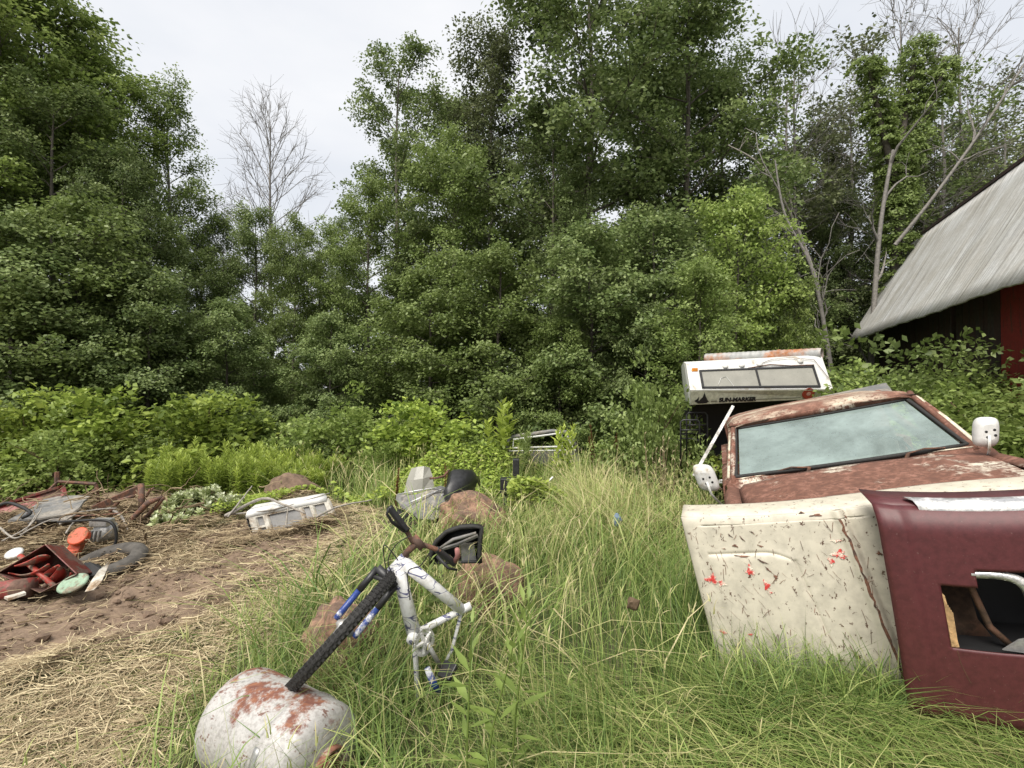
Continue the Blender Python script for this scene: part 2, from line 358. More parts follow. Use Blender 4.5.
# flowering grass stalks
parts = []
for (y0, y1, cnt) in ((1.6, 3.2, 450), (3.2, 5.5, 1900), (5.5, 9, 2600)):
    x, y = sample(cnt, y0, y1); md = mudd(x, y); k = (md > 1.3) & ~((y > 4.7) & (y < 8) & (x > -1.7) & (x < .75)) & (clearing(x, y) > 0) & ((x < 1.0)|(y > 3.1)) & (n_clump(x*.5+7, y*.5) > -.5)
    x, y = x[k], y[k]; n = len(x); h = RNG.uniform(.55, .88, n)*np.clip(y/2.6, .6, 1); lean = RNG.uniform(.1, .5, n); ang = RNG.uniform(0, 6.28, n)
    parts.append(blades(x, y, h, .004+.0006*y, lean, ang, RNG.uniform(.6, .95, n)))
    # heads: small blades at the stalk tips
    z = ground(x, y); tx = x+np.cos(ang)*lean*h; ty = y+np.sin(ang)*lean*h; tz = z+h*(1-.42*lean)
    for kk in range(3):
        hv, hf, ht = blades(tx+RNG.normal(0, .006, n), ty+RNG.normal(0, .006, n), RNG.uniform(.05, .10, n), .004+.0009*y, RNG.uniform(.2, .9, n), ang+RNG.normal(0, .8, n), RNG.uniform(.68, .98, n))
        hv = hv.reshape(n, 7, 3); hv[:, :, 2] += (tz-z-.05)[:, None]; parts.append((hv.reshape(-1, 3), hf, ht))
V, Fc, t = merge(parts)
tag(np_mesh('grass_seed_heads', V, Fc, M['grass'], t), 'pale seed heads standing above the tall grass', 'grass', kind='stuff')
# cut straw lying on the track edge and bottom of the clearing
def straw(n, region, seed, length=(.06, .28), wd=(.002, .005), zlo=.005, zhi=.05, tint=(0, 1), bias=None):
    r = np.random.default_rng(seed); x, y = region(r, n); n = len(x)
    z = ground(x, y)+r.uniform(zlo, zhi, n); L_ = r.uniform(*length, n); a = r.uniform(0, np.pi, n) if bias is None else r.normal(bias, .6, n)
    tz = r.normal(0, .12, n); bend = r.normal(0, .18, n); w_ = r.uniform(*wd, n)*(.6+.16*y)
    d = np.stack([np.cos(a), np.sin(a), tz], 1); s = np.stack([-np.sin(a), np.cos(a), r.normal(0, .5, n)], 1)
    c = np.stack([x, y, z], 1); V = np.zeros((n, 6, 3))
    for i, t_ in enumerate((-.5, 0, .5)):
        p = c+d*(t_*L_)[:, None]+np.stack([-np.sin(a), np.cos(a), np.zeros(n)], 1)*(bend*L_*(t_**2*4))[:, None]
        ww = w_*(1 if i < 2 else .4); V[:, 2*i] = p-s*(ww*.5)[:, None]; V[:, 2*i+1] = p+s*(ww*.5)[:, None]
    f = np.array([(0,1,3,2),(2,3,5,4)]); Fc = (np.arange(n)[:, None, None]*6+f[None]).reshape(-1, 4)
    return V.reshape(-1, 3), Fc, np.repeat(r.uniform(*tint, n), 6)
def reg_edge(r, n):
    y = r.uniform(1.5, 7.4, n); x = r.uniform(-1.1, .1, n)*(y+.8)*1.05-.0; md = mudd(x, y)
    p = .8*np.exp(-((md-.25)/.33)**2)+.9*np.clip((3.3-y)/.5, 0, 1)*np.clip((-1.5-.28*(y-2.2)-x)/.3, 0, 1)+.035*(md < 0)+.55*((y < 2.9) & (md > -.6) & (md < 1.0)); k = r.random(n) < p; return x[k], y[k]
def reg_bottom(r, n):
    y = r.uniform(1.6, 2.75, n); x = r.uniform(-.2, 3.2, n); k = (clearing(x, y) > 0) & (r.random(n) < np.clip((2.8-y)/.7, 0, 1)*np.clip((x-.1)/.6, 0, 1)); return x[k], y[k]
V, Fc, t = merge([straw(120000, reg_edge, 21, (.06, .22), zhi=.05, tint=(.25, 1)), straw(6000, reg_bottom, 22, (.1, .35), zlo=.02, zhi=.16, tint=(.3, 1))])
tag(np_mesh('dry_straw', V, Fc, M['straw'], t), 'dry cut straw matted along the edge of the dirt track', 'straw', kind='stuff')
def reg_mud(r, n):
    x = r.uniform(-6.5, -1.9, n); y = r.uniform(2.0, 7.2, n); md = mudd(x, y); k = (md < .1) & (n_mid(x, y) > r.normal(-.3, 1, n)); return x[k], y[k]
V, Fc, t = merge([straw(17000, reg_mud, 23, (.03, .16), (.0015, .004), zhi=.015, tint=(0, .75), bias=1.0)])
tag(np_mesh('root_litter', V, Fc, M['straw'], t), 'loose roots and stalks scattered over the bare dirt track', 'litter', kind='stuff')
# clods on the mud
mb = MB(); r_ = random.Random(5); k = 0
while k < 2400:
    x, y = r_.uniform(-6, -2), r_.uniform(2.1, 7.0)
    if mudd(np.array([x]), np.array([y]))[0] > -.02: continue
    s_ = .006+.022*r_.random()**2.5*(2.0 if r_.random() < .08 else 1); mb.blob((x, y, gz(x, y)+s_*.3), (s_*1.3, s_, s_*.7), k, 1, .2); k += 1
tag(mb.build('dirt_clods', plain('clod', (.14, .095, .065), .95, 0, .4, 30, .5), smooth=False), 'crumbled dirt clods on the bare track', 'dirt', kind='stuff')

# ------------------------------------------------------------------ foliage generators
def leaves(C, D, Nn, L_, Wd, tint, fold=.12):
    """C centre, D direction, Nn normal"""
    S = np.cross(D, Nn); S /= np.linalg.norm(S, axis=1)[:, None]+1e-9; n = len(C)
    V = np.zeros((n, 4, 3)); up = np.cross(S, D)
    V[:, 0] = C-D*(L_*.5)[:, None]; V[:, 2] = C+D*(L_*.5)[:, None]
    V[:, 1] = C-D*(L_*.08)[:, None]+S*(Wd*.5)[:, None]+up*(fold*Wd)[:, None]; V[:, 3] = C-D*(L_*.08)[:, None]-S*(Wd*.5)[:, None]+up*(fold*Wd)[:, None]
    f = np.array([(0,1,2),(0,2,3)]); Fc = (np.arange(n)[:, None, None]*4+f[None]).reshape(-1, 3)
    return V.reshape(-1, 3), Fc, np.repeat(np.clip(tint, 0, 1), 4)
def spray(r, C, O, R, per, leaf, droop=.35, flat=.22, up=.8):
    """C (S,3) spray centres, O (S,3) outward direction, R (S,) radius"""
    S_ = len(C); idx = np.repeat(np.arange(S_), per); n = len(idx)
    O2 = O.copy(); O2[:, 2] = np.minimum(O2[:, 2], .3)-droop; O2 /= np.linalg.norm(O2, axis=1)[:, None]+1e-9
    T1 = np.stack([-O[:, 1], O[:, 0], np.zeros(S_)], 1); T1 /= np.linalg.norm(T1, axis=1)[:, None]+1e-9
    Nn = np.cross(O2, T1); Nn *= np.sign(Nn[:, 2:3]+1e-9)
    a = r.uniform(0, 2*np.pi, n); rad = np.sqrt(r.uniform(0, 1, n))*(1+.3*np.sin(3*a+idx))
    p = C[idx]+(T1[idx]*(np.cos(a)*rad)[:, None]+O2[idx]*(np.sin(a)*rad*1.1)[:, None])*R[idx][:, None]
    p += Nn[idx]*(r.normal(0, flat, n)*R[idx])[:, None]; p[:, 2] -= .25*rad**2*R[idx]
    rnd = r.normal(0, 1, (n, 3)); nn = Nn[idx]*up+rnd*.42; nn /= np.linalg.norm(nn, axis=1)[:, None]
    d = O2[idx]*.6+T1[idx]*(np.cos(a)*.7)[:, None]+r.normal(0, .45, (n, 3)); d -= nn*(d*nn).sum(1)[:, None]; d /= np.linalg.norm(d, axis=1)[:, None]+1e-9
    st = r.normal(0, .17, S_)
    L_ = leaf*r.uniform(.7, 1.25, n); return leaves(p, d, nn, L_, L_*r.uniform(.55, .75, n), .5+st[idx]+r.normal(0, .17, n))
def tubes(polys, ns=5):
    """polys: list of (points (k,3), radii (k,))"""
    Vs, Fs, o = [], [], 0
    for pts, rad in polys:
        pts = np.asarray(pts); k = len(pts); t = np.gradient(pts, axis=0); t /= np.linalg.norm(t, axis=1)[:, None]+1e-9
        ref = np.array([0, 0, 1.0]) if abs(t[0, 2]) < .8 else np.array([1.0, 0, 0])
        a = np.cross(t, ref); a /= np.linalg.norm(a, axis=1)[:, None]+1e-9; b = np.cross(t, a)
        th = np.arange(ns)*2*np.pi/ns
        V = pts[:, None]+(a[:, None]*np.cos(th)[None, :, None]+b[:, None]*np.sin(th)[None, :, None])*np.asarray(rad)[:, None, None]
        Vs.append(V.reshape(-1, 3)); i, j = np.meshgrid(np.arange(k-1), np.arange(ns), indexing='ij'); i = i.ravel(); j = j.ravel(); j2 = (j+1) % ns
        Fs.append(o+np.stack([i*ns+j, i*ns+j2, (i+1)*ns+j2, (i+1)*ns+j], 1)); o += k*ns
    return np.concatenate(Vs), np.concatenate(Fs)
def limbpath(r, p0, d, L_, k=5, up=.25, wob=.12):
    pts = [np.array(p0)]; d = d/np.linalg.norm(d)
    for i in range(k-1):
        pts.append(pts[-1]+d*L_/(k-1)); d = d+r.normal(0, wob, 3)+np.array([0, 0, up/(k-1)]); d /= np.linalg.norm(d)
    return np.array(pts)
def make_tree(seed, Ht, R, base=.12, env='oval', nl=34, subs=7, per=46, leaf=.15, sr=.42, up0=.55, droop=.35, tr=.15, lean=.03, bare=False, gap=.0, curl=-.15):
    r = np.random.default_rng(seed)
    k = 9; tp = np.zeros((k, 3)); tp[:, 2] = np.linspace(0, Ht*.96, k); tp[1:, :2] += np.cumsum(r.normal(0, lean*Ht/k*1.6, (k-1, 2)), 0)
    polys = [(tp, tr*(1-np.linspace(0, .93, k))+.01)]; C, O, Rr = [], [], []
    hts = base+(1-base)*(np.arange(nl)+r.uniform(0, 1, nl))/nl; az = r.uniform(0, 6.28)
    for t in hts:
        az += 2.4+r.normal(0, .35)
        if r.random() < gap: continue
        s = (t-base)/(1-base)
        e = {'oval': math.sin(math.pi*min(1, (s*.86+.14)))**.6, 'cone': (1-s)**.75*.95+.08, 'dome': math.sqrt(max(.02, 1-s*s)), 'up': (.35+.65*math.sin(math.pi*min(1, s*.8+.15)))}[env]
        Ll = R*e*r.uniform(.72, 1.12)
        p0 = np.array([np.interp(t*Ht, tp[:, 2], tp[:, i]) for i in (0, 1)]+[t*Ht*.96])
        el = up0*(.35+.9*s)+r.normal(0, .12); dv = np.array([math.cos(az)*math.cos(el), math.sin(az)*math.cos(el), math.sin(el)])
        lp = limbpath(r, p0, dv, Ll, 5, curl); r0 = tr*.36*(1-.65*t)*(Ll/R)**.5; polys.append((lp, np.linspace(r0, .008, 5)))
        ns = max(2, int(round(subs*(Ll/R)**.8)))
        for j in range(ns):
            u = .22+.78*(j+r.random())/ns; q_ = np.array([np.interp(u*4, range(5), lp[:, i]) for i in range(3)])
            sd_ = lp[-1]-lp[0]; sd_ = sd_/np.linalg.norm(sd_); perp = np.array([-sd_[1], sd_[0], 0])*r.choice([-1, 1])
            d2 = sd_*.65+perp*r.uniform(.2, 1)+np.array([0, 0, r.normal(.1, .25)]); d2 /= np.linalg.norm(d2); l2 = (.28+.3*(1-u))*Ll*r.uniform(.6, 1.1)+.2
            sp = limbpath(r, q_, d2, l2, 3, -.1); polys.append((sp, np.linspace(max(.006, r0*.35), .004, 3)))
            for m_ in ((.35, .95) if l2 < .9 else (.25, .6, 1.0)):
                c = np.array([np.interp(m_*2, range(3), sp[:, i]) for i in range(3)]); o = c-np.array([0, 0, c[2]]); o[2] = 0; o /= np.linalg.norm(o)+1e-9
                C.append(c); O.append(o*.7+np.append(d2[:2], 0)*.5+np.array([0, 0, .05])); Rr.append(sr*r.uniform(.6, 1.25))
                if bare:
                    for _ in range(3): polys.append((limbpath(r, c, d2+r.normal(0, .5, 3), r.uniform(.3, .7), 3, .2), np.array([.005, .004, .002])))
    C, O, Rr = np.array(C), np.array(O), np.array(Rr)
    tv, tf = tubes(polys, 5 if not bare else 4)
    if bare: return tv, tf, None
    return tv, tf, spray(r, C, O, Rr, per, leaf, droop)
def make_shrub(seed, R, Ht, n=130, per=40, leaf=.1, sr=.24, stems=14, droop=.2, up=.7):
    r = np.random.default_rng(seed); u = r.normal(0, 1, (n, 3)); u[:, 2] = np.abs(u[:, 2]); u /= np.linalg.norm(u, axis=1)[:, None]
    q_ = r.uniform(.25, 1, n)**.45; lump = 1+.22*np.sin(u[:, 0]*4+seed)*np.cos(u[:, 1]*5+seed*2)+r.normal(0, .07, n)
    C = u*np.array([R, R, Ht])*(q_*lump)[:, None]; C[:, 2] = np.maximum(C[:, 2]-.05, .08); O = u.copy(); O[:, 2] *= .4
    polys = []
    for i in range(stems):
        c = C[r.integers(n)]; p0 = np.array([r.normal(0, R*.12), r.normal(0, R*.12), -.05]); mid = p0*.5+c*.5+np.array([0, 0, .15*Ht]); polys.append((np.array([p0, mid, c]), np.array([.018, .012, .004])))
    tv, tf = tubes(polys, 4); return tv, tf, spray(r, C, O, sr*r.uniform(.6, 1.3, n), per, leaf, droop, .3, up)
def plantmesh(data, lm, bm_, nm='crown', tn='trunk'):
    tv, tf, lv = data; a = np_mesh(tn, tv, tf, bm_, link=False); a.polygons.foreach_set('use_smooth', [True]*len(a.polygons))
    b = np_mesh(nm, lv[0], lv[1], lm, lv[2], link=False) if lv is not None else None; return a, b
def put(pair, name, loc, rz, s, label, cat, group=None, tn='trunk', cn='crown', tilt=(0, 0), sz=None, mat=None):
    e = empty(name, loc, label, cat, group); e.rotation_euler = (tilt[0], tilt[1], rz); e.scale = (s, s, s*(sz or 1))
    for me, nm in ((pair[0], tn), (pair[1], cn)):
        if me is None: continue
        o = bpy.data.objects.new(nm, me); o.parent = e; COL.objects.link(o)
        if mat and nm == cn:
            o.material_slots[0].link = 'OBJECT'; o.material_slots[0].material = mat
    return e
#TREES
exec_trees = True
PR = {
 'maple_a': (make_tree(31, 12, 3.1, .10, 'oval', 40, 8, 80, .112, .46), 'leaf_mid', 'bark'),
 'maple_b': (make_tree(32, 12, 3.0, .08, 'oval', 38, 8, 80, .112, .46), 'leaf_dark', 'bark'),
 'ash':     (make_tree(33, 13, 2.2, .12, 'up', 44, 7, 72, .10, .40, .9, .3, .14), 'leaf_mid', 'bark_grey'),
 'oak':     (make_tree(34, 13, 2.8, .15, 'up', 36, 7, 80, .112, .44, .7, .2, .17, gap=.12), 'leaf_dark', 'bark'),
 'small':   (make_tree(35, 6.5, 2.1, .06, 'dome', 34, 8, 78, .10, .36, .5, .45, .08), 'leaf_mid', 'bark'),
 'small_b': (make_tree(36, 6.5, 2.0, .04, 'oval', 36, 8, 78, .10, .36, .4, .5, .08), 'leaf_dark', 'bark'),
 'locust':  (make_tree(37, 6, 1.7, .10, 'oval', 36, 7, 56, .10, .34, .8, .15, .06, curl=.3), 'leaf_light', 'bark'),
 'thin':    (make_tree(38, 13, 2.9, .22, 'oval', 34, 6, 26, .13, .44, .6, .2, .15, gap=.15), 'leaf_pine', 'bark_grey'),
}
PM = {k: plantmesh(v[0], M[v[1]], M[v[2]]) for k, v in PR.items()}
HT = {'maple_a': 12, 'maple_b': 12, 'ash': 13, 'oak': 13, 'small': 6.5, 'small_b': 6.5, 'locust': 6, 'thin': 13}
def tree(kind, px, topy, Yd, label, name='deciduous_tree', sxy=1.0, rz=None, mat=None, group='trees at the edge of the woods'):
    top = 1.7+(390-topy)/F*Yd; s = top/HT[kind]/(1.05 if kind in ('ash', 'oak', 'thin') else .99); x = (px-512)/F*Yd
    e = put(PM[kind], name, (x, Yd, gz(x, Yd)-.05), random.uniform(0, 6.28) if rz is None else rz, s, label, 'tree', group, mat=mat and M[mat])
    e.scale = (s*sxy, s*sxy, s); return e
TREES = [
 # left mass
 ('ash', -70, -110, 10.8, 'bright green maple running out of the frame at the far left edge', 1.0, 'leaf_light'),
 ('ash', 18, -75, 12.5, 'bright green tree whose tip leaves the frame at the upper left corner', 1.25, 'leaf_light'),
 ('ash', 95, 28, 13.5, 'tall yellowish green tree beside the open sky at upper left', 1.15, 'leaf_light'),
 ('oak', 60, 70, 11.5, 'dark full tree in front of the bright tops at left', .95, 'leaf_dark'),
 ('ash', 166, 66, 14.5, 'narrow leafy tree bordering the sky gap on its left side', .85, 'leaf_mid'),
 ('maple_b', 120, 150, 12, 'dark spreading maple below the narrow tree by the sky gap', .72, None),
 ('small_b', 10, 215, 9.8, 'dark low tree against the left edge above the light bushes', 1.15, None),
 ('small', 150, 268, 10.6, 'low tree with drooping sprays above the red junk pile', 1.0, 'leaf_dark'),
 ('maple_a', 45, -15, 13.2, 'bright green wide tree whose crown top touches the upper left frame', .85, 'leaf_light'),
 ('small', 75, 200, 10.4, 'light layered low tree left of the one above the red junk pile', 1.0, 'leaf_mid'),
 # sky gap
 ('maple_a', 292, 208, 13.4, 'rounded tree right under the leafless pale tree', .62, 'leaf_mid'),
 ('maple_b', 222, 215, 15.5, 'dark tree left under the leafless pale tree', .62, None),
 ('maple_b', 255, 205, 14.5, 'round dark tree directly below the bare white crown', .72, 'leaf_dark'),
 ('small', 225, 300, 11.5, 'small dark tree beneath the sky gap', 1.0, 'leaf_dark'),
 ('maple_a', 315, 235, 15, 'shorter tree filling the right of the sky gap', .75, None),
 ('small_b', 330, 310, 11.8, 'low dark tree behind the rounded grey green shrub', .95, None),
 # centre mass
 ('oak', 402, 30, 15.5, 'tall lacy oak with ragged lobes right of the sky gap', .80, 'leaf_dark'),
 ('maple_b', 368, 175, 14, 'middle height tree at the foot of the lacy oak', .72, 'leaf_mid'),
 ('ash', 490, 5, 16.5, 'slim pale topped tree between the lacy oak and the tallest tree', .95, 'leaf_pine'),
 ('maple_a', 450, 120, 14, 'round green maple in the middle left of the woods', .78, None),
 ('maple_b', 590, -75, 15, 'tallest dark maple in the centre of the woods', .92, None),
 ('maple_b', 690, -40, 15.6, 'tall dark maple just right of the tallest one', .84, None),
 ('ash', 722, 45, 17.5, 'narrow tree behind the right shoulder of the dark maples', 1.0, 'leaf_dark'),
 ('oak', 548, 95, 13.6, 'dark tree with a broad crown before the tallest maple', .72, 'leaf_dark'),
 ('small', 500, 245, 11.4, 'light maple with layered sprays in the middle of the woods edge', 1.0, 'leaf_mid'),
 ('small_b', 430, 262, 12, 'dense low maple left of the layered one', 1.0, 'leaf_mid'),
 ('small', 590, 225, 11, 'layered maple above the dark framed windshield', 1.0, 'leaf_dark'),
 ('small_b', 655, 205, 12, 'dense maple left of the yellow green saplings', .95, 'leaf_dark'),
 ('small', 560, 318, 10.4, 'low drooping maple just behind the weeds in the centre', .9, 'leaf_mid'),
 ('small_b', 645, 300, 10.2, 'low dark maple left of the white camper', .85, 'leaf_dark'),
 ('locust', 735, 195, 10.4, 'feathery yellow green sapling above the camper', .72, None),
 ('locust', 700, 262, 9.2, 'shorter feathery sapling left above the camper', .85, 'leaf_mid'),
 ('locust', 792, 275, 10.2, 'feathery sapling with side sprays by the roof corner', .6, None),
 # right
 ('thin', 800, 42, 17, 'thin crowned grey tree with sky showing through', .95, None),
 ('thin', 880, 8, 18, 'thin tall tree behind the vine covered trunk', 1.0, None),
 ('thin', 985, 55, 17.5, 'sparse tree above the barn ridge at the right', .95, None),
 ('thin', 1060, 40, 16, 'sparse tree beyond the barn running out of the right edge', 1.0, None),
 ('oak', 930, 150, 20, 'dark tree deep in the woods behind the barn roof', .8, 'leaf_pine'),
 ('maple_b', 850, 190, 15.5, 'dark low tree between the feathery saplings and the barn', .6, None),
 ('small_b', 770, 250, 13.5, 'dark understory tree behind the feathery saplings', 1.0, None),
 ('small', 880, 285, 15.5, 'dark understory tree at the barn roof corner', 1.0, 'leaf_dark'),
 ('ash', 905, 95, 17, 'dense olive tree behind the vine wrapped trunk', .9, 'leaf_pine'),
 ('ash', 825, 105, 17.5, 'dense olive tree behind the dead grey tree', .85, 'leaf_pine'),
 ('ash', 975, 110, 18, 'dense olive tree over the barn ridge', .9, 'leaf_pine'),
 ('thin', 845, 75, 16, 'thin grey green tree between the dead tree and the vine wrapped trunk', .9, None),
 ('thin', 935, 45, 15, 'thin grey green tree close behind the vine wrapped trunk', .95, 'leaf_dark'),
 ('thin', 1015, 85, 14.5, 'thin grey green tree right behind the barn ridge at the frame edge', .9, 'leaf_pine'),
 # back rows, further in
 ('maple_a', 60, 60, 19, 'tree deep in the woods behind the left mass', .9, 'leaf_dark'),
 ('maple_b', 200, 230, 21, 'tree deep in the woods under the sky gap', .8, None),
 ('maple_a', 345, 215, 21, 'tree deep in the woods right of the bare tree', .7, 'leaf_dark'),
 ('maple_b', 455, 95, 21, 'tree deep in the woods behind the slim pale topped tree', .85, None),
 ('maple_a', 640, 40, 22, 'tree deep in the woods behind the two tall maples', .95, 'leaf_dark'),
 ('maple_b', 790, 150, 22, 'tree deep in the woods behind the thin crowned grey tree', .8, 'leaf_pine'),
 ('maple_a', 560, 150, 20, 'tree deep in the woods behind the broad crowned dark tree', .8, 'leaf_dark'),
 ('maple_b', 1000, 180, 22, 'tree deep in the woods above the barn', .8, 'leaf_pine'),
]
for i, (kd, px, ty, Yd, lb, sx, mt) in enumerate(TREES):
    tree(kd, px, ty, Yd, lb, sxy=sx, rz=i*1.37, mat=mt, group='trees deep in the woods' if 'deep in' in lb else 'trees at the edge of the woods')
# trees with no leaves
def baretree(px, topy, Yd, seed, label, R, Ht=12, tilt=(0, 0), mat='bark_grey', nl=26, base=.3, up0=.9, name='bare_tree', tr=.10):
    data = make_tree(seed, Ht, R, base, 'up', nl, 5, 4, .1, .3, up0, .2, tr, .02, True, curl=.35); pair = plantmesh(data, None, M[mat])
    top = 1.7+(390-topy)/F*Yd; s = top/Ht/1.06; x = (px-512)/F*Yd
    return put(pair, name, (x, Yd, gz(x, Yd)-.05), seed, s, label, 'bare tree', 'leafless trees', tilt=tilt)
baretree(272, 92, 17, 51, 'leafless pale tree rising into the sky gap', 2.5, 12, nl=54, base=.3)
baretree(905, -30, 14.5, 52, 'leafless grey tree with twigs against the upper right sky', 2.6, 13, nl=34)
baretree(800, 20, 15.5, 53, 'dead grey tree right of the dark maples', 2.4, 12, nl=22)
baretree(965, -20, 16.5, 54, 'leafless tree with fine branches above the barn ridge', 2.6, 13, nl=34)
# low tree line far inside
def leafcloud(seed, n, region, leaf, mat, nm):
    r = np.random.default_rng(seed); C = region(r, n); n = len(C); nn = r.normal(0, 1, (n, 3)); nn[:, 2] = np.abs(nn[:, 2])+.6; nn /= np.linalg.norm(nn, axis=1)[:, None]
    d = r.normal(0, 1, (n, 3)); d -= nn*(d*nn).sum(1)[:, None]; d /= np.linalg.norm(d, axis=1)[:, None]; L_ = leaf*r.uniform(.6, 1.3, n)
    V, Fc, t = leaves(C, d, nn, L_, L_*.6, r.uniform(.1, .9, n)); return np_mesh(nm, V, Fc, mat, t)
def reg_far(r, n):
    x = r.uniform(-42, 42, n); y = r.uniform(24, 33, n); hh = 5.2+1.6*n_big(x*1.5, y)+.8*n_mid(x*.3, y*.3); return np.stack([x, y, hh*r.random(n)**.7], 1)
tag(leafcloud(61, 60000, reg_far, .42, M['leaf_dark'], 'far_woods'), 'dark wall of far-off woodland foliage behind the trees', 'woods', kind='stuff')
#SHRUBS
SH = {
 'bush': plantmesh(make_shrub(71, 1.0, 1.5, 150, 44, .10, .24), M['leaf_light'], M['twig'], 'foliage', 'stems'),
 'bush_b': plantmesh(make_shrub(72, 1.1, 1.3, 170, 44, .09, .23), M['leaf_mid'], M['twig'], 'foliage', 'stems'),
 'bramble': plantmesh(make_shrub(73, .9, 1.3, 190, 60, .058, .26, 22, .25), M['leaf_light'], M['twig'], 'foliage', 'stems'),
}
SHH = {'bush': 1.5, 'bush_b': 1.3, 'bramble': 1.3}
def shrub(kd, px, topy, Yd, label, sx=1.0, mat=None, name='shrub', group='shrubs along the woods edge', rz=None):
    x = (px-512)/F*Yd; top = 1.7+(390-topy)/F*Yd; s = top/SHH[kd]/1.05
    e = put(SH[kd], name, (x, Yd, gz(x, Yd)-.03), rz if rz is not None else px*.7, s, label, 'shrub', group, 'stems', 'foliage', mat=mat and M[mat]); e.scale = (s*sx, s*sx, s)
SHRUBS = [
 ('bush', 25, 392, 8.4, 'light green shrub at the left edge behind the red panel', .75, 'leaf_yellow'),
 ('bush', 95, 372, 8.9, 'tall light shrub behind the tube frame of the junk pile', .75, 'leaf_yellow'),
 ('bush_b', 62, 425, 8.0, 'mid green shrub just behind the red panel and grey sheet', .75, 'leaf_light'),
 ('bush', 205, 380, 9.2, 'light shrub above the bright weed stand', .85, 'leaf_yellow'),
 ('bush_b', 150, 420, 9.0, 'dull green shrub between the two tall light shrubs', .7, 'leaf_mid'),
 ('bush_b', 262, 408, 10, 'mid green shrub right of the bright weed stand', .75, 'leaf_mid'),
 ('bush_b', 345, 398, 9.6, 'rounded grey green shrub left of the yellowish one', .75, 'leaf_light'),
 ('bush', 425, 386, 9.6, 'broad yellowish shrub above the snowmobile', .85, 'leaf_yellow'),
 ('bush_b', 312, 432, 9.2, 'low dark shrub at the foot of the rounded one', .6, 'leaf_dark'),
 ('bush_b', 470, 415, 9.9, 'low shrub right of the yellowish one', .6, 'leaf_mid'),
 ('bush', 385, 430, 8.6, 'small light shrub in front of the yellowish one', .55, 'leaf_light'),
 ('bush_b', 640, 425, 8.2, 'green shrub between the windshield frame and the camper', .75, 'leaf_mid'),
 ('bush_b', 655, 372, 7.9, 'vine draped shrub against the left side of the camper', .42, 'leaf_mid'),
 ('bush_b', 655, 412, 7.3, 'low vine draped shrub under the left corner of the camper', .35, 'leaf_mid'),
 ('bush', 606, 432, 8.8, 'yellow green shrub right of the windshield frame', .55, 'leaf_light'),
 ('bramble', 862, 372, 7.2, 'bramble between the camper and the barn wall', .65, None),
 ('bramble', 912, 352, 7.4, 'tall bramble against the dark barn wall', .62, 'leaf_mid'),
 ('bramble', 965, 348, 6.9, 'tall arching bramble with large leaves by the barn', .6, 'leaf_mid'),
 ('bramble', 1022, 360, 6.2, 'bramble in front of the red barn board', .7, None),
 ('bramble', 930, 392, 5.9, 'yellow green bramble behind the truck roof', .8, None),
 ('bramble', 990, 398, 5.2, 'bramble behind the right wing mirror', .75, None),
 ('bramble', 1060, 395, 4.7, 'bramble running out of the frame beside the truck', .8, None),
 ('bush_b', 890, 362, 8.6, 'dark bush under the barn eave corner', .7, 'leaf_dark'),
 ('bush_b', 845, 350, 9.8, 'green bush behind the end of the rusty pipe', .8, 'leaf_mid'),
]
for a in SHRUBS: shrub(*a[:5], sx=a[5]*1.25, mat=a[6])
#BARN
def ramp_barn():
    m, nt, o, b = newmat('weathered_roof'); n = noise(nt, 1.6, 8, .7); n2 = noise(nt, 26, 7, .75)
    at = N(nt, 'ShaderNodeAttribute', attribute_name='tint')
    wv = N(nt, 'ShaderNodeTexNoise', noise_dimensions='2D'); cx = N(nt, 'ShaderNodeUVMap', uv_map='UVMap'); mp = N(nt, 'ShaderNodeMapping'); mp.inputs['Scale'].default_value = (16, .45, 1)
    nt.links.new(cx.outputs[0], mp.inputs[0]); nt.links.new(mp.outputs[0], wv.inputs[0]); wv.inputs['Scale'].default_value = 1; wv.inputs['Detail'].default_value = 8; wv.inputs['Roughness'].default_value = .7
    r = ramp(nt, wv.outputs[0], [(.28, (.19, .175, .16)), (.42, (.48, .48, .475)), (.6, (.67, .675, .68)), (.75, (.79, .795, .80))])
    r2 = ramp(nt, n2.outputs[0], [(.3, (.6, .6, .6)), (.65, (1, 1, 1))]); c = mixc(nt, .8, r.outputs[0], r2.outputs[0], 'MULTIPLY')
    w2 = N(nt, 'ShaderNodeTexNoise', noise_dimensions='2D'); mp2 = N(nt, 'ShaderNodeMapping'); mp2.inputs['Scale'].default_value = (2.2, .05, 1); nt.links.new(cx.outputs[0], mp2.inputs[0]); nt.links.new(mp2.outputs[0], w2.inputs[0]); w2.inputs['Scale'].default_value = 1; w2.inputs['Detail'].default_value = 3
    r4 = ramp(nt, w2.outputs[0], [(.38, (.85, .84, .81)), (.6, (1, 1, 1))]); c = mixc(nt, .8, c, r4.outputs[0], 'MULTIPLY')
    r3 = ramp(nt, n.outputs[0], [(.38, (.78, .74, .68)), (.6, (1, 1, 1))]); c = mixc(nt, .8, c, r3.outputs[0], 'MULTIPLY')
    nt.links.new(c, b.inputs['Base Color']); b.inputs['Roughness'].default_value = .6; bump(nt, b, wv.outputs[0], .35, .02); return m
M['roof'] = ramp_barn()
M['barn_dark'] = worn('barn_dark', (.045, .022, .018), (.03, .022, .018), .5, 2.5, .9, (6, 6, .6))
M['barn_red'] = worn('barn_red', (.22, .018, .014), (.09, .03, .02), .25, 4, .8, (6, 6, .7))
M['black'] = plain('black', (.012, .012, .013), .6)
eA = P(848, 342, 13.0); eD_dir = V3(.394, 1, 0).normalized()
rB = P(908, 246, 13.6)
NB = 16.0                                   # barn length towards and past the camera side
barn = empty('barn', (eA.x+1.5, eA.y-5, 0), 'dark old barn with a steep weathered grey roof and a red board', 'barn')
run = V3(eD_dir.y, -eD_dir.x, 0)
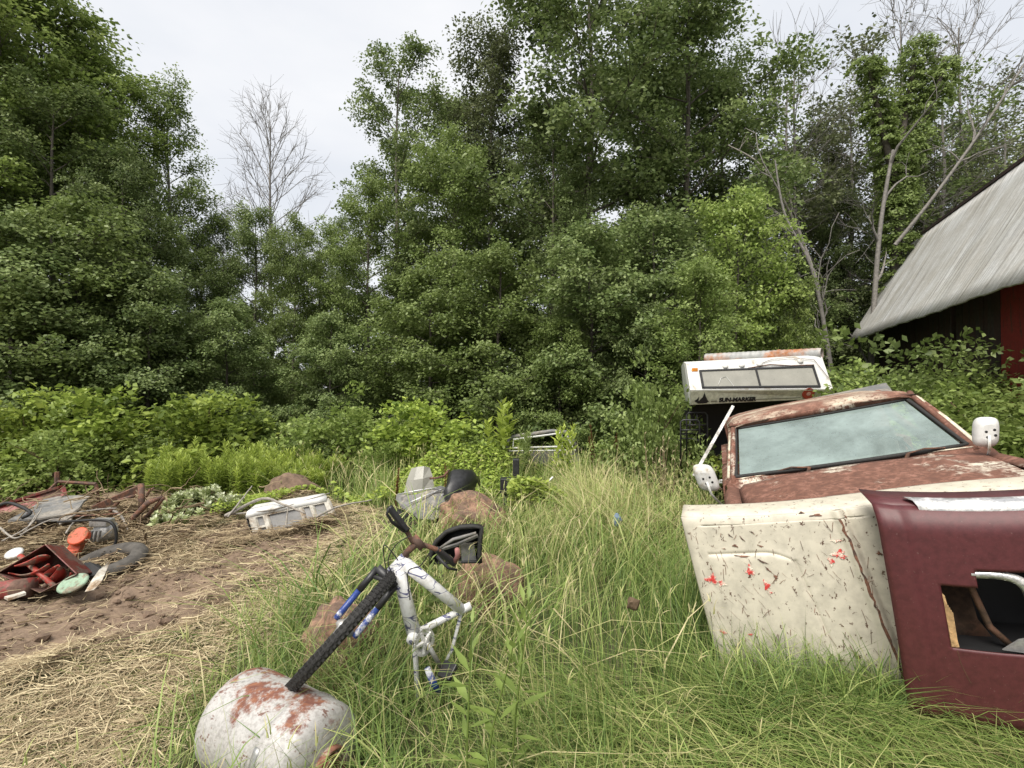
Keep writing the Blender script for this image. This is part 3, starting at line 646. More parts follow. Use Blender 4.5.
me = MB(); rows = []; uv = []
nl_, ns_ = 130, 10
slope = rB-eA
slope_h = slope-eD_dir*slope.dot(eD_dir)
for i in range(nl_+1):
    s_ = i/nl_; row = []
    for j in range(ns_+1):
        t_ = j/ns_; start = eA+(rB-eA)*t_-V3(0, 0, .03)*math.sin(math.pi*t_)
        p = start-eD_dir*s_*(NB+(rB-eA).dot(eD_dir)*t_)
        p = p+V3(0, 0, 1)*(.005*math.sin(s_*NB*2*math.pi/.28)+(.006*math.sin(s_*31+1)+.008*math.sin(s_*140))*(1-t_)**8); row.append(p); uv.append((s_*NB, t_*3.2))
    rows.append(row)
me.loft(rows); ro = me.build('roof', M['roof'], barn, smooth=True, solid=.03)
ul = ro.data.uv_layers.new(name='UVMap'); vi = np.zeros(len(ro.data.loops), np.int32); ro.data.loops.foreach_get('vertex_index', vi); ul.data.foreach_set('uv', np.array(uv)[vi].ravel())
ridge = MB(); ridge.box(rB-eD_dir*7.6+V3(0, 0, .05), (.07, 15.6, .06), (run, eD_dir, V3(0, 0, 1))); ridge.build('ridge_board', M['barn_dark'], barn)
far = MB(); far.loft([[rB-eD_dir*s+V3(0,0,.02), rB-eD_dir*s+run*1.9+V3(0, 0, -2.6)] for s in (0, 15.2)]); far.build('far_roof_slope', M['roof'], barn, solid=.03)
ww = MB()
w0 = eA+run*.55-eD_dir*.5; nb_ = 66
for i in range(nb_):
    c = w0-eD_dir*(i+.5)*.23+run*(.012*random.random()); hh = eA.z+.75
    if i in (17,): continue
    top_ = hh+random.uniform(-.05, .05); ww.mi = 1 if 512+c.x/c.y*F > 1006 else 0
    ww.box(V3(c.x, c.y, top_/2-.1), (.03, .222, top_), (run, eD_dir, V3(0, 0, 1)))
ww.build('board_wall', [M['barn_dark'], M['barn_red']], barn)
ew = MB()
for i in range(13):
    c = w0+run*(.1+.2*i); ew.box(V3(c.x, c.y, 1.75+.35*min(i, 12-i)*.5), (.19, .03, 3.5+.35*min(i, 12-i)), (run, eD_dir, V3(0, 0, 1)))
ew.build('end_wall', M['barn_dark'], barn)
#OBJECTS
M['rustpaint'] = worn('rustpaint', (.60, .55, .45), (.175, .078, .052), .80, 2.2, .65, soft=.04, dirt=.3, fine=.75, rust2=(.30, .15, .11))
M['creampaint'] = worn('creampaint', (.56, .515, .42), (.13, .07, .045), -.30, 2.4, .5, (1, 1, .8), soft=.02, dirt=.28, fine=.34)
M['creamtrim'] = worn('creamtrim', (.70, .64, .5), (.20, .085, .055), .45, 6, .6, soft=.05)
M['redspray'] = worn('redspray', (.60, .045, .04), (.72, .66, .54), .5, 26, .6, soft=.06)
M['maroon'] = worn('maroon', (.095, .023, .026), (.22, .12, .11), -.22, 6, .48, soft=.02, dirt=.35, fine=.18, bmp=.06)
M['brownin'] = worn('brownin', (.12, .06, .035), (.06, .035, .02), .5, 5, .7)
M['white'] = worn('white', (.64, .64, .62), (.33, .27, .18), .15, 5, .45, soft=.06, dirt=.15)
M['whitedirty'] = worn('whitedirty', (.60, .57, .50), (.22, .15, .09), .40, 5, .6, soft=.08, dirt=.3)
M['chrome'] = worn('chrome', (.62, .62, .62), (.75, .74, .72), .45, 12, .28, metal=.75, soft=.1)
M['steel'] = worn('steel', (.45, .45, .44), (.25, .22, .19), .3, 8, .4, metal=.6, soft=.1)
M['galv'] = worn('galv', (.38, .38, .37), (.34, .14, .06), .30, 1.6, .5, (1, 1, 1), soft=.06)
M['tank'] = worn('tank', (.66, .64, .62), (.15, .05, .035), .0, 5.2, .42, soft=.03, dirt=.22, fine=.35, rust2=(.34, .13, .04))
M['blackplastic'] = plain('blackplastic', (.022, .022, .024), .42, 0, .4, 20, .1)
M['rubber'] = plain('rubber', (.02, .019, .018), .75, 0, .4, 60, .3)
M['rubberdirty'] = plain('rubberdirty', (.075, .068, .06), .85, 0, .45, 14, .3)
M['blue'] = worn('blue', (.025, .055, .24), (.45, .46, .5), .42, 14, .35, (1, 1, 1), soft=.03)
M['rustmetal'] = worn('rustmetal', (.10, .06, .045), (.17, .08, .05), .5, 14, .8)
M['orange'] = worn('orange', (.55, .08, .025), (.25, .10, .05), .42, 9, .5)
M['redpaint'] = worn('redpaint', (.25, .045, .038), (.13, .075, .055), .55, 5, .5)
M['darkred'] = worn('darkred', (.15, .025, .02), (.10, .055, .04), .55, 6, .5)
M['greysheet'] = worn('greysheet', (.17, .17, .17), (.27, .24, .2), .35, 4, .65, soft=.1)
M['boulder'] = worn('boulder', (.17, .11, .08), (.23, .135, .09), .5, 6, .95, bmp=.9, dirt=.55)
M['olive'] = worn('olive', (.60, .61, .48), (.35, .36, .24), .2, 4, .5, (1, 1, .5), soft=.1)
M['amber'] = plain('amber', (.75, .28, .04), .3)
M['redround'] = plain('redround', (.28, .04, .025), .4)
M['mint'] = worn('mint', (.27, .38, .27), (.20, .18, .13), .4, 9, .6)
M['soil'] = gm; M['dirt'] = plain('dirt', (.15, .10, .07), .95, 0, .5, 14, .6)
def glassmat(name, base, trans=.35, rough=.08):
    m, nt, o, b = newmat(name); n = noise(nt, 5, 8, .7); n3 = noise(nt, 70, 3, .6)
    r = ramp(nt, n.outputs[0], [(.3, tuple(x*.85 for x in base)), (.75, tuple(x*1.06 for x in base))])
    sp = ramp(nt, n3.outputs[0], [(.66, (0, 0, 0)), (.70, (1, 1, 1))])
    nt.links.new(mixc(nt, sp.outputs[0], r.outputs[0], tuple(x*.55 for x in base)), b.inputs['Base Color']); b.inputs['Roughness'].default_value = rough
    t = N(nt, 'ShaderNodeBsdfTransparent'); t.inputs[0].default_value = (.62, .75, .72, 1); mx = N(nt, 'ShaderNodeMixShader')
    fr = ramp(nt, n.outputs[0], [(.3, (1-trans*1.25,)*3), (.7, (1-trans*.7,)*3)])
    nt.links.new(fr.outputs[0], mx.inputs[0]); nt.links.new(t.outputs[0], mx.inputs[1]); nt.links.new(b.outputs[0], mx.inputs[2]); nt.links.new(mx.outputs[0], o.inputs[0]); return m
M['glass'] = glassmat('dusty_glass', (.34, .43, .41), .50, .04)
_g = M['glass'].node_tree
for _n in _g.nodes:
    if _n.type == 'TEX_NOISE' and _n.inputs['Detail'].default_value > 6: _n.inputs['Scale'].default_value = 1.6; _n.inputs['Distortion'].default_value = .25
    if _n.type == 'VALTORGB' and _n.color_ramp.elements[0].color[0] > .3 and _n.color_ramp.elements[0].color[0] == _n.color_ramp.elements[0].color[1]: _n.color_ramp.elements[0].position = .34; _n.color_ramp.elements[0].color = (.40, .40, .40, 1); _n.color_ramp.elements[1].position = .68; _n.color_ramp.elements[1].color = (.74, .74, .74, 1)
    if _n.type == 'BSDF_PRINCIPLED': _n.inputs['Coat Weight'].default_value = 1.0; _n.inputs['Coat Roughness'].default_value = .02
    if _n.type == 'BSDF_TRANSPARENT': _n.inputs[0].default_value = (.8, .9, .88, 1)
M['glassgrey'] = glassmat('grey_glass', (.36, .35, .34), .2, .15)
M['smoke'] = glassmat('smoke_glass', (.33, .32, .28), .12, .25)

# ---- pickup truck
truck = empty('pickup_truck', T(.75, 1.2, -1.1), 'rusty reddish brown old pickup with cream patches and a pale teal windshield', 'truck')
def sh(rows, name, mat, parent=truck, solid=.012, **k):
    m = MB(); m.loft(rows); return m.build(name, mat, parent, smooth=True, solid=solid, **k)
# hood between cowl and the panel
rows = []
for j in range(15):
    b = -.10-.78*j/14; row = []
    for i in range(25):
        a = -.02+1.60*i/24; u = abs(a-.78)/.80
        c = -.055-.05*(j/14)**1.5+.05*(1-u**2)+.028*max(0, 1-abs(u-.55)/.09)*min(1, j/3)-(.05 if u > .985 else 0)
        row.append(T(a+(.78-a)*.05*j/14, b, c))
    rows.append(row)
hood = sh(rows, 'hood', M['rustpaint'])
m = MB()
m.loft([[T(a, -.10+.005*math.sin(a*9), -.085+.02*(1-((a-.75)/.8)**2)) for a in np.linspace(-.08, 1.62, 18)], [T(a, -.055, -.055+.02*(1-((a-.75)/.8)**2)) for a in np.linspace(-.08, 1.62, 18)], [T(a, -.015, -.018) for a in np.linspace(-.08, 1.6, 18)], [T(a, .02, .0) for a in np.linspace(-.05, 1.57, 18)]])
cowl = m.build('cowl', M['rustpaint'], truck, smooth=True, solid=.01)
m = MB(); m.tube([T(-.02, -.012, -.008), T(.5, -.014, .0), T(1.0, -.014, .0), T(1.54, -.012, -.008)], .006, 5); m.build('cowl_seam', M['creamtrim'], truck)
for (a0, a1) in ((.50, .30), (1.12, 1.36)):
    m = MB(); m.tube([T(a0, -.05, -.02), T(a0+.02, -.05, .015)], .012, 8); m.tube([T(a0+.01, -.05, .012), T((a0+a1)/2, -.04, .03), T(a1, -.02, .012)], .006, 5); m.build('wiper', M['rustmetal'], truck)
# windshield with curved glass
def WS(a, t, bulge=1):   # a 0..1 across, t 0..1 up
    aa = (.09*t)+(1.5-.20*t)*a; return T(aa, .02+.56*t-.06*bulge*math.sin(math.pi*a), .005+.335*t)
m = MB(); m.loft([[WS(.02+.96*i/16, .03+.94*j/6) for i in range(17)] for j in range(7)])
m.build('windshield', M['glass'], truck, smooth=True)
m = MB(); loop = [WS(i/16, 0) for i in range(17)]+[WS(1, j/5) for j in range(1, 6)]+[WS(1-i/16, 1) for i in range(1, 17)]+[WS(0, 1-j/5) for j in range(1, 6)]
m.tube(loop, .017, 6, cap=False); m.build('windshield_seal', M['rubber'], truck, smooth=True)
# roof
rows = []
for j in range(13):
    t = j/12; b = .56+1.15*t; row = []
    for i in range(21):
        s_ = i/20; a = .03+1.44*s_; e = abs(s_-.5)*2; drop = .055*max(0, (e-.82)/.18)**2+(.045*(1-t/.12)**2 if t < .12 else 0)+(.05*((t-.9)/.1)**2 if t > .9 else 0)
        row.append(T(a, b-.05*math.sin(math.pi*s_)*(1-t), .405+.03*(1-e*e)-drop))
    rows.append(row)
sh(rows, 'roof', worn('roofpaint', (.55, .47, .36), (.20, .095, .065), .60, 2.6, .65, soft=.07, dirt=.3, fine=.6, rust2=(.32, .18, .13)))
m = MB()
m.loft([[WS(i/16, 1)+dw*.012-dd*.012 for i in range(17)], [WS(i/16, 1)+dw*.045-dd*.012 for i in range(17)], [T(.03+1.44*i/16, .56-.05*math.sin(math.pi*i/16), .362+.03*(1-(i/8-1)**2)) for i in range(17)]])
m.build('roof_header', M['rustpaint'], truck, smooth=True, solid=.006)
m = MB()
for (a0, a1) in ((-.025, .07), (1.525, 1.43)):
    m.tube([T(a0, -.02, -.04), T((a0+a1)/2, .27, .17), T(a1, .56, .345), T(a1-.01*(1 if a0 < 0 else -1), .66, .38)], [.028, .022, .020, .024], 8)
    m.build('windshield_pillar', M['rustpaint'], truck, smooth=True); m = MB()
    m.tube([T(a0-.02*(1 if a0 < 0 else -1), .95, -.05), T(a1-.02, 1.2, .2), T(a1, 1.5, .38)], .035, 8); m.build('rear_pillar', M['rustpaint'], truck, smooth=True); m = MB()
# doors with window opening and frame
for sgn, a0 in ((-1, -.10), (1, 1.62)):
    m = MB(); o_ = sgn
    m.loft([[T(a0+o_*x, b, c) for b in np.linspace(.0, 1.1, 8)] for (x, c) in ((-.055, -.02), (.0, -.05), (.025, -.25), (.03, -.5), (.0, -.85))])
    d_ = m.build('door', M['rustpaint'], truck, smooth=True, solid=.02)
    m = MB(); fr_ = [T(a0-o_*.045, .06, -.02), T(a0-o_*.10, .33, .17), T(a0-o_*.16, .60, .34), T(a0-o_*.17, .8, .36), T(a0-o_*.16, .95, .33), T(a0-o_*.06, .96, -.02)]
    m.tube(fr_, .018, 6); m.tube([T(a0-o_*.05, .34, -.02), T(a0-o_*.14, .60, .33)], .012, 6); m.build('window_frame', M['creamtrim'], d_, smooth=True)
    m = MB(); m.add([T(a0-o_*.05, .35, -.02), T(a0-o_*.06, .94, -.02), T(a0-o_*.155, .93, .32), T(a0-o_*.15, .60, .33)], [(0, 1, 2, 3)]); m.build('window_pane', M['glassgrey'], d_)
    m = MB(); m.tube([T(a0+o_*.03, .82, -.16), T(a0+o_*.06, .84, -.16), T(a0+o_*.06, .95, -.16), T(a0+o_*.03, .96, -.16)], .01, 6); m.build('handle', M['chrome'], d_)
    # front fender
    rows = []
    for b in np.linspace(-.86, -.01, 14):
        arch = max(0, 1-((b+.45)/.38)**2)**.5*.38
        rows.append([T(a0+o_*-.10, b, -.07), T(a0+o_*-.04, b, -.05), T(a0+o_*.0, b, -.10), T(a0+o_*.02, b, -.3), T(a0+o_*.03, b, min(-.38, -.85+arch))])
    sh(rows, 'fender', M['rustpaint'])
m = MB(); m.box(T(.75, 1.68, -.25), (1.5, .03, 1.2), (du, dd, dw)); m.build('cab_back', M['rustpaint'], truck)
m = MB(); m.box(T(.75, .85, -.62), (1.6, 1.5, .05), (du, dd, dw)); m.build('cab_floor', M['black'], truck)
m = MB(); m.box(T(.75, .95, -.42), (1.35, .5, .16), (du, dd, dw)); m.box(T(.75, 1.3, -.15), (1.35, .14, .44), (du, dd, dw)); m.build('bench_seat', plain('tan_vinyl', (.42, .38, .32), .6, 0, .3, 6, .2), truck, bevel=.04)
m = MB(); m.torus(T(1.12, .52, -.06), (dd*-.75+dw*.66), .19, .012, 28, 6); m.tube([T(1.12, .52, -.06), T(1.12, .25, -.2)], .02, 6); m.tube([T(.94, .52, -.06), T(1.30, .52, -.06)], .01, 6); m.build('steering_wheel', M['black'], truck, smooth=True)
m = MB(); m.box(T(.75, .26, -.1), (1.45, .3, .14), (du, dd, dw)); m.build('dashboard', plain('dusty_dash', (.22, .2, .17), .8), truck, bevel=.03)
m = MB()
for a0 in (-.08, 1.6): m.box(T(a0, 2.7, -.35), (.06, 2.1, .5), (du, dd, dw))
m.box(T(.76, 2.7, -.6), (1.7, 2.1, .05), (du, dd, dw)); m.box(T(.76, 3.75, -.35), (1.7, .06, .5), (du, dd, dw)); m.build('truck_bed', M['rustpaint'], truck)
for a0, b0 in ((.02, -.45), (1.50, -.45), (.0, 2.7), (1.52, 2.7)):
    m = MB(); m.torus(T(a0, b0, -.82), du, .24, .09, 32, 8); w_ = m.build('tyre', M['rubberdirty'], truck, smooth=True)
    m = MB(); m.lathe(T(a0, b0, -.82), du, [(-.06, .0), (-.04, .1), (-.07, .17), (-.09, .19), (.09, .19), (.07, .17), (.04, .1), (.05, 0)], 24); m.build('rim', M['rustmetal'], w_, smooth=True)
# wing mirrors (backs of the heads, with bolts)
for (px, py, Yd, wd, ht, arm, lb, tl) in ((706, 478, 3.95, .16, .22, (T(-.12, .15, -.25), T(-.12, .1, -.1)), 'small dull white mirror head', .45), (986, 432, 3.25, .13, .195, (T(1.62, .1, -.12), T(1.62, .05, -.05)), 'large clean white mirror head', -.05)):
    c = P(px, py, Yd); vx = V3(.93, -.36, .05).normalized(); vz = V3(-tl*.8, 0, 1).normalized(); vy = vx.cross(vz)*-1
    m = MB(); ring = []
    for (dpt, sc_) in ((.035, .90), (.02, 1.0), (-.01, .98), (-.035, .80), (-.042, .5)):
        row = []
        for k in range(28):
            a = 2*math.pi*k/28; ca, sa = math.cos(a), math.sin(a); e = .55
            row.append(c+vx*(math.copysign(abs(ca)**e, ca)*wd*.5*sc_)+vz*(math.copysign(abs(sa)**e, sa)*ht*.5*sc_)+vy*-dpt*-1)
        ring.append(row)
    m.loft(ring, close=True); n0 = len(m.v); m.add(ring[-1], [tuple(range(28))]); m.add(ring[0], [tuple(range(27, -1, -1))])
    mir = m.build('wing_mirror', M['white'], truck, smooth=True); mir['label'] = lb
    sgn = -1 if (vy.y > 0) else 1
    fr_ = vy*(-1 if vy.y > 0 else 1)
    for (i_, j_) in ((-.12, .02), (.20, .08), (-.06, -.16), (.24, -.10)):
        m = MB(); q_ = c+vx*i_*wd+vz*j_*ht; m.lathe(q_+fr_*.028, fr_, [(0, .010), (.012, .010), (.016, .007), (.016, 0)], 12); m.build('bolt', M['black'], mir, smooth=True)
    m = MB(); m.tube([c+fr_*.045+vz*-ht*.1, c+fr_*.05-vz*ht*.55, (c-vz*ht*.9)*.5+arm[0]*.5, arm[0]], .009, 6); m.tube([c+vz*ht*.1-fr_*.02, c*.5+arm[1]*.5, arm[1]], .008, 6); m.build('mirror_arm', M['white'], mir, smooth=True)

# ---- cream hood panel leaning at the nose
cu = V3(.925, -.38, .165).normalized(); cdn = V3(.21, -.13, -.95).normalized(); cn = cu.cross(cdn).normalized()
if cn.y > 0: cn = -cn
C0 = P(681, 518, 3.0); CW, CHh = 1.95, 1.03
def CP(s, t):
    """s across 0..1 (1.95 m), t down 0..1, relief towards the viewer"""
    x = s*CW; y = t*CHh; n = 0
    def ridge(d, w_): return math.exp(-(d/w_)**2)
    xr = .80+.08*t; n += .022*ridge(x-xr, .022)-.012*ridge(x-xr-.04, .02)            # diagonal crease
    # raised panel with a rounded corner
    inx = 1/(1+math.exp(-(x-.10-.03*t)*90))*1/(1+math.exp((x-.50-.14*t)*70)); iny = 1/(1+math.exp(-(t-.22+.0*x)*80))
    n += .010*inx*iny
    bd = min(abs(x-(.50+.14*t)) if t > .25 else 9, abs(t-.21-.03*max(0, (x-.38)/.12)**2) if .1 < x < .52 else 9); n -= .008*ridge(bd, .009)
    n -= .012*max(0, (.05-t)/.05)**2+.02*max(0, (.02-s)/.02)**2                        # rolled edges
    n += .03*math.sin(math.pi*min(1, t))*(.4+.6*math.sin(s*3))
    y2 = y+.02*math.sin(s*6)*(t < .05)
    return C0+cu*x+cdn*y2+cn*n
panel = empty('car_hood', (C0.x+.8, C0.y-.5, 0), 'scratched cream hood panel with red paint dabs leaning on the pickup nose', 'car hood')
m = MB(); NS, NT_ = 330, 170; m.loft([[CP(i/NS, j/NT_) for i in range(NS+1)] for j in range(NT_+1)]); kp = [k for k in range(len(m.f)) if not ((k % NS)*CW/NS > 1.16 and k//NS > 15)]; m.f = [m.f[k] for k in kp]; m.m = [0]*len(kp); m.build('hood_skin', M['creampaint'], panel, smooth=True, solid=.012)
# top return flange going back
m = MB(); m.loft([[CP(i/40, 0.0)-cn*.004+dd*k*.10+V3(0, 0, .012*k-.03*(k == 3)) for i in range(41)] for k in range(4)]); m.build('top_flange', M['creampaint'], panel, smooth=True, solid=.01)
m = MB()
rr = random.Random(3)
def stain(s, t, r1, r2, seed, mat_mb, rot=0, n=26):
    q_ = random.Random(seed); vs = [CP(s, t)+cn*.011]; ph = [q_.uniform(0, 6) for _ in range(4)]
    for k in range(n):
        a = 2*math.pi*k/n; d = 1+.35*math.sin(3*a+ph[0])+.25*math.sin(7*a+ph[1])+.2*math.sin(11*a+ph[2])
        x, y = math.cos(a)*r1*d, math.sin(a)*r2*d; x, y = x*math.cos(rot)-y*math.sin(rot), x*math.sin(rot)+y*math.cos(rot)
        vs.append(CP(s+x/CW, max(0, min(1, t+y/CHh)))+cn*.010)
    mat_mb.add(vs, [(0, k+1, (k+1) % n+1) for k in range(n)])
for i, (px, py, r1, r2) in enumerate(((712, 578, .030, .024), (722, 582, .02, .014), (750, 569, .018, .026), (766, 583, .014, .024), (723, 631, .016, .014), (750, 632, .012, .005), (838, 553, .030, .020), (830, 560, .012, .02), (770, 590, .008, .008), (835, 540, .02, .006))):
    # invert the pixel on the panel plane
    d_ = P(px, py, 1)-P(px, py, 0.0001); d_.normalize(); o0 = Vector((0, 0, H)); k_ = (C0-o0).dot(cn)/d_.dot(cn); q_ = o0+d_*k_-C0
    Mx = Matrix((cu, cdn, cn)).transposed().inverted() @ q_; m = MB(); stain(Mx.x/CW, Mx.y/CHh, r1, r2, i, m); m.build('red_paint_dab', M['redspray'], panel)
m = MB()
for i, (px, py, r1, r2, ro_) in enumerate(((762, 560, .035, .007, .5), (768, 568, .03, .006, .9), (742, 555, .05, .006, .1), (735, 545, .02, .01, .3), (775, 575, .012, .02, 0), (878, 552, .02, .012, .6), (815, 512, .04, .008, 0), (730, 535, .02, .005, .8), (742, 538, .025, .005, 1.0), (752, 532, .018, .005, .7), (800, 508, .02, .006, .1), (900, 500, .02, .006, .8), (935, 497, .02, .005, .9), (760, 545, .02, .006, .4), (724, 548, .014, .004, .2), (845, 515, .02, .005, 1.3))):
    d_ = (P(px, py, 1)-P(px, py, 0.0001)).normalized(); o0 = Vector((0, 0, H)); k_ = (C0-o0).dot(cn)/d_.dot(cn); q_ = o0+d_*k_-C0
    Mx = Matrix((cu, cdn, cn)).transposed().inverted() @ q_; m = MB(); stain(Mx.x/CW, Mx.y/CHh, r1*.7, r2*.7, i+40, m, ro_, 18); m.build('rust_chip', M['rustmetal'], panel)
m = MB()   # rusted crease
pts_l, pts_r = [], []
for j in range(40):
    t = .04+.9*j/39; x = .80+.08*t+.006*rr.uniform(-1, 1); ww_ = .005+.005*rr.random()
    pts_l.append(CP((x-ww_)/CW, t)+cn*.010); pts_r.append(CP((x+ww_*.6)/CW, t)+cn*.010)
m.loft([pts_l, pts_r]); m.build('rusty_crease', M['rustmetal'], panel)
m = MB()
for k in range(170):      # hair scratches
    s0, t0 = rr.uniform(.01, .46), rr.uniform(.05, .8); a = rr.choice([rr.gauss(.9, .4), rr.gauss(1.7, .3), rr.uniform(0, 3.1)]); L_ = rr.uniform(.01, .07)
    pa = [(s0+math.cos(a)*L_*u/CW, t0+math.sin(a)*L_*u/CHh+.004*math.sin(u*4+k)) for u in (0, .5, 1)]
    wv = .0011; m.loft([[CP(x, y)+cn*.0105+cu*e*wv+cdn*e*wv*.5 for (x, y) in pa] for e in (-1, 1)])
m.build('scratches', M['rustmetal'], panel)['kind'] = 'stuff'

# ---- maroon panel in front of it
A0 = P(876, 507, 2.36); mu = V3(.915, -.376, .085).normalized(); mdn = V3(.145, -.02, -1.0).normalized(); mn = mu.cross(mdn).normalized()
if mn.y > 0: mn = -mn
def MP(s, t, k=0):      # metres
    n = .012*math.exp(-((s-.085)/.018)**2)+.035*math.sin(min(1, s/1.1)*math.pi*.5)+.02*math.sin(min(1, t/.95)*math.pi)
    back = 0
    if t < .10: back = .06*(1-t/.10)**2
    if t > .93: back += .5*(t-.93)
    if s < .03: back += .6*(.03-s)
    return A0+mu*s+mdn*(t+.012*math.sin(s*5))+mn*(n-back-k)
mar = empty('van_nose_panel', (A0.x+.5, A0.y-.2, 0), 'maroon body panel with a squarish hole and chrome trim propped before the cream hood', 'body panel')
def inv(px, py):
    d_ = (P(px, py, 1)-P(px, py, 0.0001)).normalized(); o0 = Vector((0, 0, H)); k_ = (A0+mn*.03-o0).dot(mn)/d_.dot(mn); q_ = o0+d_*k_-A0
    v = Matrix((mu, mdn, mn)).transposed().inverted() @ q_; return v.x, v.y
h1 = inv(936, 583); h2 = inv(974, 568); h3 = inv(955, 645); h4 = inv(975, 588)
SX0 = (h1[0]+h3[0])/2; SX1 = h2[0]; TY0 = h1[1]; TYs = h2[1]; TY1 = h3[1]+.005; SX2 = SX1+.34
Wm, Hm = 1.15, 1.12
sg = sorted(set([round(v, 4) for v in list(np.linspace(0, Wm, 60))+[SX0, SX1, SX2]])); tg = sorted(set([round(v, 4) for v in list(np.linspace(0, Hm, 60))+[TY0, TYs, TY1]]))
m = MB(); idx = {}
for j, t in enumerate(tg):
    for i, s_ in enumerate(sg): idx[(i, j)] = len(m.v); m.v.append(tuple(MP(s_, t)))
for j in range(len(tg)-1):
    for i in range(len(sg)-1):
        sc_, tc_ = (sg[i]+sg[i+1])/2, (tg[j]+tg[j+1])/2
        if (SX0 < sc_ < SX1 and TY0 < tc_ < TY1) or (SX1 < sc_ < SX2 and TYs < tc_ < TY1+.005): continue
        m.f.append((idx[(i, j)], idx[(i+1, j)], idx[(i+1, j+1)], idx[(i, j+1)])); m.m.append(0)
m.build('panel_skin', M['maroon'], mar, smooth=True, solid=.008)
m = MB(); m.loft([[MP(s_, .0)-mn*.0+V3(.12, .3, 0)*k*.35+V3(0, 0, .012*k) for s_ in np.linspace(0, Wm, 16)] for k in range(3)]); m.build('top_return', M['maroon'], mar, smooth=True, solid=.006)
# chrome strip along the top
m = MB(); s0, s1 = inv(922, 507)[0], 1.15
m.loft([[MP(s_, .0)+V3(.1, .3, 0)*.35*a_+mn*b_+V3(0, 0, c_) for s_ in np.linspace(s0+o_, s1, 20)] for (a_, b_, c_, o_) in ((.85, 0, .022, -.02), (.5, 0, .030, -.025), (.05, .0, .024, -.01), (-.05, .012, .004, 0), (-.05, .014, -.03, .012), (-.05, .008, -.036, .015))])
m.build('chrome_strip', M['chrome'], mar, smooth=True, solid=.003)
# wood edge splinter, inner brown box, chrome lamp frame
m = MB(); m.slab([MP(SX0-.004, TY0+.03, .012), MP(SX0+.012, TY0+.05, .012), MP(SX0+.035, TY1, .014), MP(SX0+.0, TY1+.008, .014)], -mn*.012)
for k in range(7): m.tube([MP(SX0+.004+.004*k, TY0+.06+.01*k, .006), MP(SX0+.006+.0035*k, TY1-.004, .004)], .0018, 4)
m.build('split_wood_edge', plain('wood', (.55, .36, .18), .8, 0, .4, 40, .5), mar)
m = MB()
i0, i1 = SX0-.05, SX1+.04
m.loft([[MP(i0, TY0-.06, .02), MP(i0, TY0-.06, .20), MP(SX1+.02, TY0-.06, .22)], [MP(i0, TY1-.06, .02), MP(i0, TY1-.06, .20), MP(SX1+.05, TY1-.05, .22)], [MP(i0, TY1+.05, .02), MP(i0, TY1+.05, .19), MP(SX1+.10, TY1+.05, .20)]])
m.tube([MP(SX1-.01, TYs-.05, .10), MP(SX1+.01, TY0+.04, .10), MP(SX1+.05, TY1-.07, .10), MP(SX1+.13, TY1+.03, .09)], .012, 6)
m.build('inner_box', M['brownin'], mar, smooth=True, solid=.006)
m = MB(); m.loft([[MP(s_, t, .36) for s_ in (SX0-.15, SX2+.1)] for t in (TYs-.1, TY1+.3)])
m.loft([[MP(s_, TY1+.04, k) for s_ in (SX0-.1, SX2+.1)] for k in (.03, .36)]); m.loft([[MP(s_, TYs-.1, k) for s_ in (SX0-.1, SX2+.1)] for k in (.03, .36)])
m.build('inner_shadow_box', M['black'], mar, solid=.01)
def arc(pts, n=40):
    out_ = []; pts = [Vector(p) for p in pts]
    for i in range(len(pts)-1):
        p0, p1, p2, p3 = pts[max(i-1, 0)], pts[i], pts[i+1], pts[min(i+2, len(pts)-1)]
        for k in range(8):
            t = k/8; out_.append(.5*((2*p1)+(-p0+p2)*t+(2*p0-5*p1+4*p2-p3)*t*t+(-p0+3*p1-3*p2+p3)*t**3))
    return out_+[pts[-1]]
uo = arc([(SX1-.015, TYs+.0, 0), (SX1+.09, TYs-.0, 0), (SX1+.17, TYs+.035, 0), (SX1+.20, TYs+.14, 0), (SX1+.21, TY1+.02, 0)])
ui = arc([(SX1-.015, TYs+.032, 0), (SX1+.085, TYs+.034, 0), (SX1+.14, TYs+.06, 0), (SX1+.165, TYs+.14, 0), (SX1+.175, TY1+.02, 0)])
m = MB(); m.loft([[MP(p.x, p.y, .006) for p in uo], [MP(p.x, p.y, -.006)*.5+MP(q_.x, q_.y, -.006)*.5 for p, q_ in zip(uo, ui)], [MP(p.x, p.y, .004) for p in ui], [MP(p.x, p.y, .03) for p in ui]]); m.build('lamp_bezel', M['chrome'], mar, smooth=True, solid=.003)
m = MB(); m.slab([MP(SX1+.06, TY1+.0, .03), MP(SX1+.12, TY1-.05, .03), MP(SX1+.18, TY1-.07, .03), MP(SX1+.18, TY1+.01, .03)], -mn*.01); m.build('bezel_bracket', M['steel'], mar)
m = MB(); m.loft([[MP(s_+x, t) + mn*.006 for (s_, t) in ((SX0+.02, TY1+.005), (SX0+.024, TY1+.06), (SX0+.04, TY1+.12), (SX0+.05, TY1+.15))] for x in (-.0012, .0012)]); m.build('crack', M['brownin'], mar)

# ---- grey sheet behind the truck roof and leaning bar
m = MB(); m.slab([P(800, 402, 5.6), P(886, 384, 5.6), P(892, 392, 5.0), P(905, 400, 5.0), P(800, 410, 5.0)], (0, .0, .015)); tag(m.build('metal_sheet', M['greysheet']), 'flat grey metal sheet lying behind the rusty truck roof', 'metal sheet')
m = MB(); a_, b_ = P(697, 470, 4.9), P(732, 408, 5.1); ax_ = (b_-a_).normalized(); m.box((a_+b_)/2-ax_*.02, (.03, .012, (b_-a_).length+.1), (V3(.9, -.3, -.2).cross(ax_).cross(ax_).normalized()*-1, V3(0, 1, 0), ax_)); tag(m.build('aluminium_bar', M['steel'], bevel=.003), 'bright metal bar leaning beside the pickup door under the camper', 'bar')

